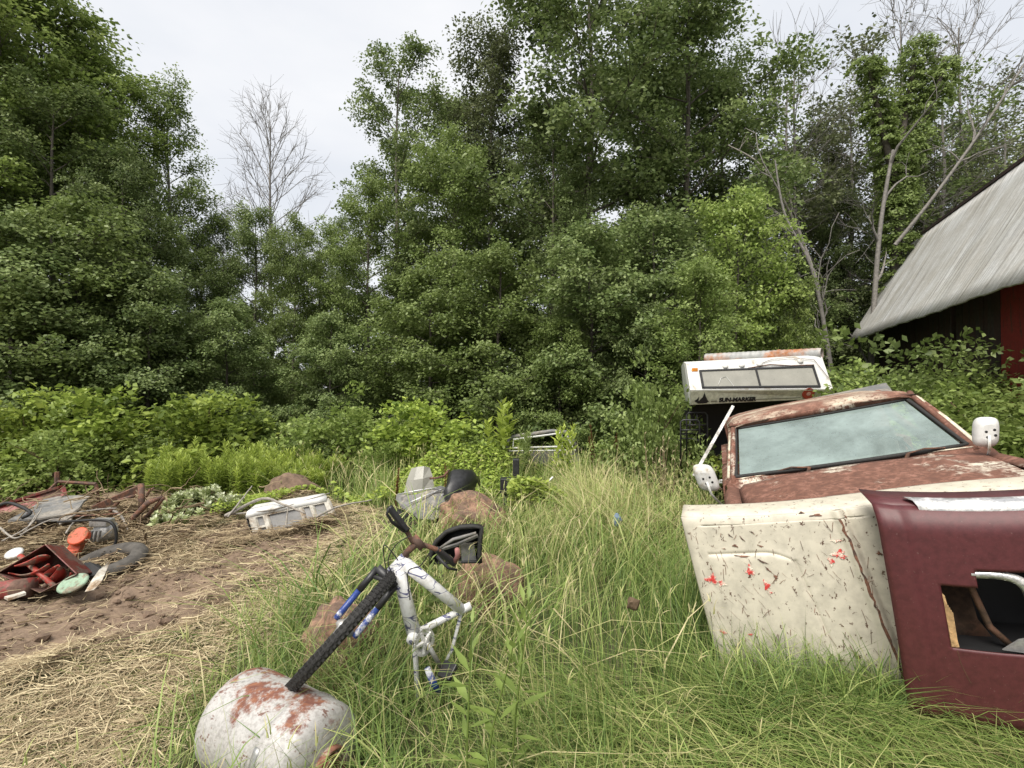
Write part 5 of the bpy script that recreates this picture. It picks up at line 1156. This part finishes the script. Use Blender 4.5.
# ---- junk pile
m = MB(); a_, b_, c_, d_ = P(-20, 512, 6.2), P(62, 487, 6.6), P(64, 498, 6.55), P(-20, 527, 6.1)
m.slab([a_, b_, c_, d_], (0.02, .03, 0)); m.slab([a_+V3(0, -.05, .02), b_+V3(0, -.05, .02), b_+V3(0, .05, .03), a_+V3(0, .05, .03)], (0, 0, -.03)); m.slab([P(-20, 527, 6.1), P(64, 498, 6.55), P(30, 512, 5.7), P(-20, 532, 5.6)], (0, 0, -.02)); tag(m.build('red_side_panel', M['redpaint']), 'long faded red trailer side panel at the back of the junk pile', 'metal panel')
m = MB(); m.loft([[P(8, 521, 5.5), P(40, 519, 5.5), P(72, 514, 5.6), P(80, 508, 5.6)], [P(30, 509, 5.9), P(50, 508, 5.9), P(76, 503, 5.95), P(84, 502, 5.95)], [P(44, 500, 6.2), P(58, 497, 6.2), P(78, 496, 6.25), P(90, 497, 6.25)]])
m.loft([[P(8, 522, 5.5), P(72, 515.5, 5.6)], [P(10, 525, 5.5), P(72, 520, 5.58)]]); tag(m.build('grey_sheet', M['greysheet'], smooth=False, solid=.02), 'dented dark grey metal sheet lying on the junk pile', 'metal sheet')
m = MB(); m.tube([P(44, 496, 6.7), P(58, 481.5, 6.8), P(96, 484, 6.9), P(97, 489, 6.9), P(86, 498, 6.6)], .025, 6); m.tube([P(96, 484, 6.9), P(99, 505, 6.9)], .022, 6); m.tube([P(57, 482, 6.8), P(57, 472, 6.8)], .03, 6); tag(m.build('tube_frame', M['rustmetal']), 'rusty brown square tube frame standing behind the junk pile', 'frame')
a_, b_ = P(92, 507, 6.0), P(141, 485, 6.3); ax_ = (b_-a_).normalized(); sx_ = ax_.cross(V3(0, 0, 1)).normalized(); up_ = sx_.cross(ax_)
m = MB(); m.box((a_+b_)/2, (.07, (b_-a_).length, .02), (sx_, ax_, up_)); m.box((a_+b_)/2-up_*.035+sx_*.03, (.012, (b_-a_).length, .07), (sx_, ax_, up_)); tag(m.build('angle_iron', M['rustmetal']), 'straight rusty angle iron sloping up to the right of the junk pile', 'angle iron')
m = MB(); m.tube([P(120, 538, 5.6), P(134, 517, 5.7), P(148, 503, 5.7), P(162, 497, 5.7)], [.02, .03, .035, .02], 7); m.tube([P(126, 536, 5.7), P(146, 517, 5.8), P(157, 506, 5.75), P(163, 498, 5.7)], .022, 6); m.tube([P(146, 497, 6.0), P(150, 490, 6.0), P(154, 488, 6.0)], .015, 6); m.tube([P(141, 484, 6.1), P(142, 512, 6.0)], .035, 6); m.tube([P(110, 512, 5.8), P(120, 500, 5.9), P(134, 496, 5.9)], .022, 6); tag(m.build('machine_arm', M['rustmetal'], smooth=True), 'bent rusty machine arms sticking out at the right end of the junk pile', 'machine part')
m = MB(); m.tube(arc([P(-4, 507, 5.6), P(10, 503, 5.6), P(30, 512, 5.5), P(22, 518, 5.4)]), .018, 7); tag(m.build('bent_pipe', M['black'], smooth=True), 'dark bent pipe hooking over the left end of the grey sheet', 'pipe')
eng = empty('engine', P(103, 543, 5.1), 'silver grey small engine in a black hoop guard on the junk pile', 'engine')
m = MB(); cc = P(102, 531, 5.15); m.lathe(cc, (-.3, -.9, .3), [(-.1, .0), (-.1, .10), (-.02, .115), (.03, .10), (.05, .05), (.05, 0)], 20); m.box(cc+V3(0, 0, .09), (.18, .12, .07)); m.build('block', M['steel'], eng, smooth=False, bevel=.01)
m = MB()
for k in range(4): m.tube([cc+V3(-.06+.04*k, -.12, -.07), cc+V3(-.03+.04*k, -.13, .04)], .012, 6)
m.build('fins', M['greysheet'], eng)
m = MB(); m.tube(arc([P(92, 520, 5.0), P(108, 521, 5.0), P(115, 528, 5.0), P(116, 541, 5.0), P(110, 549, 5.0), P(96, 548, 5.0)]), .014, 7); m.tube([P(58, 522, 5.2), P(92, 520, 5.0)], .012, 6); m.build('hoop_guard', M['black'], eng, smooth=True)
m = MB(); oc = P(78, 536, 4.85); m.lathe(oc, (.05, -.75, .6), [(-.05, .085), (.0, .09), (.012, .085), (.012, 0)], 28); m.slab([P(63, 555, 4.8), P(70, 543, 4.85), P(81, 545, 4.85), P(75, 558, 4.8)], (.0, .06, .0)); m.slab([P(66, 549, 4.82), P(72, 540, 4.85), P(84, 541, 4.87), P(78, 550, 4.83)], (.0, .04, .0)); tag(m.build('snow_chute', M['orange'], bevel=.008), 'bright orange plastic chute with a round cap on the junk pile', 'chute')
m = MB(); m.lathe(P(14, 553, 4.75), (.1, -.5, .85), [(-.02, .06), (.0, .07), (.01, .05), (.012, 0)], 20); tag(m.build('round_knob_cover', M['white'], smooth=True), 'small white round cover lying above the red auger housing', 'cover')
m = MB(); m.torus(P(109, 562, 4.75)+V3(0, 0, -.0), (-.08, -.22, 1), .235, .075, 48, 10, .85); tag(m.build('old_tyre', M['rubberdirty'], smooth=True), 'muddy old tyre lying flat at the front of the junk pile', 'tyre')
# auger housing: open box facing the viewer
ah = empty('snow_blower', P(38, 592, 4.2), 'dark red snow blower housing tipped on its side showing curved auger blades', 'snow blower')
q1_, q2_, q3_, q4_ = P(45, 545, 4.25), P(76, 574, 4.1), P(40, 592, 4.0), P(-2, 573, 4.15)
bk = V3(-.12, .30, -.1)
m = MB()
for a_, b_ in ((q1_, q2_), (q4_, q1_), (q3_, q4_), (q2_, q3_)): m.slab([a_, b_, b_+bk, a_+bk], ((a_+b_)/2-(q1_+q3_)/2).normalized()*.008)
m.slab([q1_+bk, q2_+bk, q3_+bk, q4_+bk], bk.normalized()*.01)
m.build('housing', M['darkred'], ah)
m = MB(); ctr = (q1_+q2_+q3_+q4_)/4+bk*.35; xx = (q2_-q3_).normalized(); yy = (q1_-q2_).normalized()
ax_ = (P(52, 585, 4.15)-P(24, 560, 4.25)); m.tube([P(20, 556, 4.3), P(56, 588, 4.12)], .018, 8)
for (pts) in (((8, 573), (20, 575), (34, 572), (48, 564)), ((24, 586), (36, 580), (48, 570), (58, 565)), ((40, 588), (48, 580), (55, 572), (59, 566)), ((46, 590), (58, 584), (68, 578), (70, 573)), ((14, 566), (26, 562), (38, 556), (46, 555))):
    p_ = arc([P(x, y, 4.12+.06*math.sin(i)) for i, (x, y) in enumerate(pts)]); n_ = len(p_)
    m.loft([p_, [q_+V3(.02, .10, -.05)*math.sin(math.pi*(i+1)/(n_+1)) for i, q_ in enumerate(p_)]])
m.build('auger_blade', M['orange'] if 0 else worn('auger_red', (.38, .05, .035), (.22, .15, .11), .45, 9, .5), ah, smooth=True, solid=.008)
m = MB(); m.tube([P(-10, 592, 4.0), P(32, 587, 4.05)], .075, 14); m.build('drum', M['redpaint'], ah, smooth=True)
m = MB(); m.lathe(P(73, 583, 4.05), (.0, -.45, .9), [(-.01, .10), (.0, .105), (.01, .09), (.004, .075), (.006, 0)], 28); tag(m.build('green_lid', M['mint'], smooth=True), 'pale green round plastic lid beside the white strip in front of the junk pile', 'lid')
m = MB(); m.loft([[P(85, 592, 4.0), P(92, 580, 4.1), P(99, 570, 4.2), P(108, 562, 4.3)], [P(94, 590, 3.98), P(101, 583, 4.05), P(105, 574, 4.2), P(109, 564, 4.3)]]); tag(m.build('white_strip', M['whitedirty'], solid=.006), 'torn white plastic strip curling up in front of the tyre', 'plastic strip')
m = MB(); m.slab([P(3, 598, 3.98), P(22, 592, 4.0), P(26, 595, 3.95), P(8, 601, 3.9)], (0, 0, .02)); tag(m.build('white_scrap', M['whitedirty']), 'small white scrap lying below the red auger housing', 'scrap')
m = MB(); m.loft([[P(76, 566, 4.45), P(90, 563, 4.5), P(100, 566, 4.5)], [P(80, 578, 4.3), P(92, 577, 4.35), P(104, 572, 4.4)]]); tag(m.build('black_bag', M['black'], solid=.02), 'black plastic scrap between the green lid and the tyre', 'plastic scrap')
for i, (pts, r, lb) in enumerate(((((0, 528, 5.2), (18, 538, 5.1), (36, 515, 5.4)), .012, 'pale crossing stick at the left end of the junk pile'), (((2, 541, 5.1), (28, 527, 5.2), (42, 508, 5.5)), .010, 'thin pale stick leaning up over the grey sheet'), (((60, 524, 5.3), (82, 512, 5.6), (118, 508, 5.8)), .014, 'long root lying over the middle of the junk pile'), (((66, 533, 5.0), (74, 522, 5.2), (84, 516, 5.4)), .010, 'short forked stick above the orange chute'), (((70, 516, 5.6), (100, 515, 5.6), (128, 512, 5.7)), .011, 'straight dark rod across the junk pile above the engine'), (((108, 508, 5.9), (121, 516, 5.7), (128, 532, 5.5)), .018, 'crooked root at the right of the silver engine'), (((20, 535, 5.1), (50, 520, 5.3), (70, 521, 5.3)), .009, 'crooked twig below the grey sheet'))):
    stick(pts, r, lb, 'deadwood' if i not in (4,) else 'rustmetal')
def reg_pile(r, n):
    x = -5.3+r.normal(0, 1.0, n); y = 6.0+r.normal(0, .65, n); k = (x > -7) & (x < -3.6); return x[k], y[k]
def reg_pile2(r, n):
    x = -4.4+r.normal(0, .6, n); y = 5.0+r.normal(0, .4, n); return x, y
def reg_bank(r, n):
    t = r.uniform(0, 1, n); x = -3.0+t*.75+r.normal(0, .09, n); y = 5.35+t*.9+r.normal(0, .14, n); return x, y
def roots(n, seed):
    q = np.random.default_rng(seed); polys = []
    for k in range(n):
        a_ = q.random(); x = -5.3+q.normal(0, .75) if a_ < .6 else -4.3+q.normal(0, .35); y = (6.2 if a_ < .6 else 5.6)+q.normal(0, .4); h = q.uniform(.02, .38); L_ = q.uniform(.2, .65); az = q.uniform(0, 6.28)
        polys.append((limbpath(q, np.array([x, y, gz(x, y)+h]), np.array([math.cos(az), math.sin(az), q.normal(.0, .25)]), L_, 7, -.6, .3), np.linspace(q.uniform(.005, .013), .003, 7)))
    tv, tf = tubes(polys, 5); return tv, tf, np.repeat(q.uniform(0, .45, n), 35)
V, Fc, t = merge([roots(120, 91), straw(11000, reg_pile, 31, (.08, .4), (.003, .008), zhi=.12, tint=(0, .55)), straw(5000, reg_pile2, 32, (.06, .3), (.003, .007), zhi=.1, tint=(0, .85)), straw(4500, reg_bank, 33, (.05, .25), (.002, .006), zhi=.16, tint=(0, .7))])
tag(np_mesh('root_tangle', V, Fc, M['straw'], t), 'tangle of dead stalks and roots heaped between the pieces of junk', 'debris', kind='stuff')

# ---- weeds
def stalks(seed, pts, hts, per, leaf, spreadz, mat, nm, label, cat, kind='stuff', narrow=.22, tintf=(.2, 1), top=.0, stemr=.005):
    r = np.random.default_rng(seed); C, D, Nn, L_, T_ = [], [], [], [], []; polys = []
    for (x, y), h in zip(pts, hts):
        z0 = gz(x, y); ln_ = r.normal(0, .08, 2); polys.append((np.array([[x, y, z0], [x+ln_[0]*.4*h, y+ln_[1]*.4*h, z0+h*.5], [x+ln_[0]*h, y+ln_[1]*h, z0+h]]), np.array([stemr, stemr*.8, stemr*.3]))); tn_ = r.normal(.5, .15)
        for k in range(per):
            t_ = spreadz[0]+(spreadz[1]-spreadz[0])*((k+r.random())/per); a = k*2.4+r.normal(0, .3); el = .9-.9*(1-t_)+r.normal(0, .2); l_ = leaf*(.55+.9*math.sin(math.pi*min(1, t_*.75+.12)))*r.uniform(.8, 1.2)
            d = np.array([math.cos(a)*math.cos(el), math.sin(a)*math.cos(el), math.sin(el)]); c = np.array([x+ln_[0]*h*t_, y+ln_[1]*h*t_, z0+h*t_])+d*l_*.5
            n_ = np.array([-math.cos(a)*math.sin(el), -math.sin(a)*math.sin(el), math.cos(el)])+r.normal(0, .15, 3); n_ -= d*n_.dot(d); C.append(c); D.append(d); Nn.append(n_/np.linalg.norm(n_)); L_.append(l_); T_.append(tintf[0]+(tintf[1]-tintf[0])*(tn_*.6+t_*.4)+r.normal(0, .08))
    C, D, Nn, L_, T_ = map(np.array, (C, D, Nn, L_, T_)); a = leaves(C, D, Nn, L_, L_*narrow, T_)
    tv, tf = tubes(polys, 4); Vv = np.concatenate([a[0], tv]); q2 = np.concatenate([tf[:, [0, 1, 2]], tf[:, [0, 2, 3]]])+len(a[0]); Ff = np.concatenate([a[1], q2]); tt_ = np.concatenate([a[2], np.full(len(tv), .35)])
    return tag(np_mesh(nm, Vv, Ff, mat, tt_), label, cat, kind=kind)
r = np.random.default_rng(41)
n = 420; xx = r.uniform(-5.7, -2.9, n); yy = 8.1+r.uniform(-.6, 1.2, n)+.25*(xx+4.5)*-.3; hh = np.clip(.52+.15*n_clump(xx*1.9, yy*1.5)+r.normal(0, .10, n), .25, .95)*np.clip(1-((xx+4.5)/2.0)**4*.6, .3, 1)
stalks(42, list(zip(xx, yy)), hh, 84, .085, (.1, 1), M['leaf_yellow'], 'goldenrod_stand', 'dense stand of bright yellow green goldenrod between the junk pile and the white cap', 'weeds')
# low broad cover around the middle
def cover(seed, n, xr, yr, h0, leaf, mat, nm, label, dens=lambda x, y: 1.0):
    r = np.random.default_rng(seed); x = r.uniform(*xr, n); y = r.uniform(*yr, n); k = (r.random(n) < dens(x, y)) & (mudd(x, y) > .1); x, y = x[k], y[k]; n = len(x)
    hh = h0*np.clip(.75+.4*n_clump(x*1.2, y*1.2)+.25*n_mid(x, y), .15, 1.7); z = ground(x, y)+hh*r.uniform(.25, 1, n)**.6
    nn = r.normal(0, .45, (n, 3)); nn[:, 2] = 1; nn /= np.linalg.norm(nn, axis=1)[:, None]; a = r.uniform(0, 6.28, n); d = np.stack([np.cos(a), np.sin(a), r.normal(-.1, .3, n)], 1); d -= nn*(d*nn).sum(1)[:, None]; d /= np.linalg.norm(d, axis=1)[:, None]
    L_ = leaf*r.uniform(.6, 1.3, n); V, Fc, t = leaves(np.stack([x, y, z], 1), d, nn, L_, L_*.62, .5+.2*n_tint(x, y)*.6+r.normal(0, .16, n)); return tag(np_mesh(nm, V, Fc, mat, t), label, 'weeds', kind='stuff')
cover(43, 26000, (-2.6, 3.6), (7.0, 10.2), .50, .075, M['leaf_yellow'], 'creeper_cover', 'low light green creepers over the ground before the shrubs', lambda x, y: np.clip((y-6.9)/1.0, 0, 1)*np.where((np.abs(x+1.0) < .75) & (y < 7.2), 0, 1))
cover(44, 14000, (-4.6, -2.7), (4.9, 7.4), .15, .05, M['leaf_yellow'], 'low_weed_cover', 'low green weeds between the dirt track and the white flowers', lambda x, y: .8)
cover(45, 30000, (-12, 12), (8.6, 13), .55, .09, M['leaf_mid'], 'undergrowth', 'shaded green undergrowth below the woods edge', lambda x, y: 1.0)
cover(46, 3500, (-.05, .65), (5.9, 6.6), .36, .07, M['leaf_yellow'], 'yellow_green_clump', 'bright yellow green leafy clump in front of the black bracket', lambda x, y: np.exp(-((x-.32)/.26)**2-((y-6.25)/.3)**2)**.5)
def weed(px, py_base, py_top, Y_, n, per, leaf, narrow, mat, nm, label, cat, spread, sz=(.15, 1), grp=None, tint=(.3, 1)):
    r = np.random.default_rng(int(px)); x0 = (px-512)/F*Y_; h = (1.7+(390-py_top)/F*Y_)
    pts = [(x0+r.normal(0, spread), Y_+r.normal(0, spread)) for _ in range(n)]; o = stalks(int(px)+7, pts, [h*r.uniform(.75, 1) for _ in range(n)], per, leaf, sz, mat, nm, label, cat, kind='thing', narrow=narrow, tintf=tint)
    del o['kind']
    if grp: o['group'] = grp
    return o
weed(480, 768, 590, 1.95, 3, 20, .085, .24, M['leaf_light'], 'tall_milkweed', 'tall leafy green weed rising at the bottom right of the bicycle', 'weed', .05, tint=(.1, .6))
weed(432, 768, 545, 3.1, 3, 14, .09, .5, M['leaf_mid'], 'nettle_plant', 'dark leafy nettle under the right handlebar grip', 'weed', .04, tint=(.4, 1))
weed(497, 460, 400, 9.0, 4, 40, .17, .5, M['leaf_yellow'], 'sapling', 'yellow green sapling standing alone left of the dark window frame', 'sapling', .12)
weed(528, 460, 418, 8.6, 5, 40, .10, .4, M['leaf_mid'], 'sapling', 'blue green sapling in front of the left half of the window frame', 'sapling', .12, tint=(.5, 1))
weed(566, 460, 421, 8.4, 5, 40, .12, .4, M['leaf_yellow'], 'sapling', 'bright yellow sapling in front of the right half of the window frame', 'sapling', .10, tint=(.6, 1))
weed(597, 470, 421, 8.2, 2, 90, .035, .6, M['leaf_rust'], 'dock_plant', 'rusty red dock spike right of the dark window frame', 'weed', .04, (.5, 1), 'rusty dock spikes')
weed(612, 470, 425, 8.2, 2, 90, .035, .6, M['leaf_rust'], 'dock_plant', 'rusty red dock spike nearest the camper', 'weed', .04, (.5, 1), 'rusty dock spikes')
weed(396, 500, 464, 6.8, 2, 60, .03, .6, M['leaf_rust'], 'dock_plant', 'rusty red dock spike left of the snowmobile windshield', 'weed', .03, (.4, 1), 'rusty dock spikes')
weed(448, 480, 460, 7.0, 2, 60, .03, .6, M['leaf_rust'], 'dock_plant', 'rusty red dock spike behind the snowmobile seat', 'weed', .03, (.4, 1), 'rusty dock spikes')
for i, (px, pt, Y_, lb) in enumerate(((186, 501, 6.3, 'pale leaved hogweed with white flowers nearest the junk pile'), (205, 497, 6.6, 'tall hogweed with the highest white flower heads'), (226, 503, 6.4, 'pale hogweed nearest the half buried white cap'), (176, 518, 5.9, 'short hogweed with big pale leaves beside the machine arms'))):
    weed(px, 540, pt, Y_, 26, 26, .055, .8, M['leaf_pale'], 'hogweed', lb, 'weed', .10, (.3, 1.05), 'white flowering hogweed', (.1, 1))
for px in (655, 662, 668, 675): pass
weed(660, 470, 432, 6.6, 16, 9, .05, .2, M['straw'], 'dead_stalks', 'bundle of bare dead stalks left of the camper', 'dead stalks', .16, (.3, 1))
weed(703, 470, 436, 5.6, 12, 14, .05, .5, M['leaf_mid'], 'weed_clump', 'spindly seeded weeds behind the left wing mirror', 'weed', .15, (.4, 1))
# dead leaning trunk and dead limbs at the right
def deadlimb(main, r0, r1, label, seed, nm='dead_tree', nb=8, bl=1.2, mat='deadwood', cat='dead tree'):
    q = np.random.default_rng(seed); p_ = [np.array(P(*p)) for p in main]; pts = np.array([np.array(v) for v in arc([Vector(a) for a in p_])]); n_ = len(pts); polys = [(pts, np.linspace(r0, r1, n_))]
    for k in range(nb):
        i = int(n_*(.2+.75*q.random())); i = min(i, n_-2); d = (pts[i+1]-pts[i]); d /= np.linalg.norm(d); d = d+q.normal(0, .6, 3); lp = limbpath(q, pts[i], d, bl*q.uniform(.4, 1.2), 6, -.3, .25); polys.append((lp, np.linspace(r1*1.0, .006, 6)))
        for _ in range(2): j = q.integers(1, 5); polys.append((limbpath(q, lp[j], d+q.normal(0, .7, 3), bl*.4, 4, -.3, .3), np.linspace(.008, .004, 4)))
    tv, tf = tubes(polys, 6); b = tv.mean(0); b[2] = tv[:, 2].min(); o = np_mesh(nm, tv-b, tf, M[mat], loc=tuple(b)); tag(o, label, cat, 'dead wood at the right of the clearing'); return o
deadlimb([(895, 245, 12.5), (935, 195, 12.2), (985, 125, 12), (1030, 55, 12)], .045, .02, 'dead pale trunk leaning from the barn roof up to the upper right', 61, nb=9, mat='bark_grey')
deadlimb([(838, 430, 11), (828, 350, 11), (812, 270, 11), (785, 215, 11), (775, 160, 11)], .06, .015, 'thin crooked dead trunk behind the feathery saplings', 62, nb=12, bl=1.6, mat='bark_grey')
deadlimb([(822, 300, 13), (800, 235, 13), (765, 170, 13), (728, 145, 13)], .05, .015, 'dead limb reaching left over the feathery saplings', 63, nb=6)
deadlimb([(868, 440, 12.5), (872, 340, 12.5), (880, 230, 12.5), (893, 150, 12.5)], .08, .035, 'forked dead trunk close behind the barn roof corner', 64, nb=7, bl=1.8, mat='bark_grey')
def vinetree():
    q = np.random.default_rng(77); paths = [[(893, 440, 13), (895, 300, 13), (897, 200, 13), (880, 120, 13), (868, 60, 13)], [(896, 210, 13), (915, 140, 13), (935, 95, 13), (945, 60, 13)], [(896, 200, 13), (905, 120, 13.2), (918, 40, 13.2)]]
    polys = []; C, O, Rr = [], [], []
    e = empty('vine_covered_tree', (P(893, 440, 13).x, 13, 0), 'forked trunk thickly wrapped in green vines beside the barn roof', 'tree', 'trees at the edge of the woods'); b = np.array(e.location)
    for pi, pth in enumerate(paths):
        pts = np.array([np.array(v) for v in arc([P(*p) for p in pth])])-b; polys.append((pts, np.linspace(.16 if pi == 0 else .1, .04, len(pts))))
        for k in range(520 if pi == 0 else 240):
            i = q.integers(0, len(pts)); a = q.uniform(0, 6.28); o = np.array([math.cos(a), math.sin(a), -.3]); rad = .12+.30*q.random()*(1+.3*math.sin(i)); C.append(pts[i]+o*rad); O.append(o); Rr.append(q.uniform(.10, .22))
    tv, tf = tubes(polys, 7); me, ml = plantmesh((tv, tf, spray(q, np.array(C), np.array(O), np.array(Rr), 40, .075, .7)), M['leaf_mid'], M['bark'], 'vines', 'trunk')
    for mm, nm in ((me, 'trunk'), (ml, 'vines')): o = bpy.data.objects.new(nm, mm); o.parent = e; COL.objects.link(o)
vinetree()
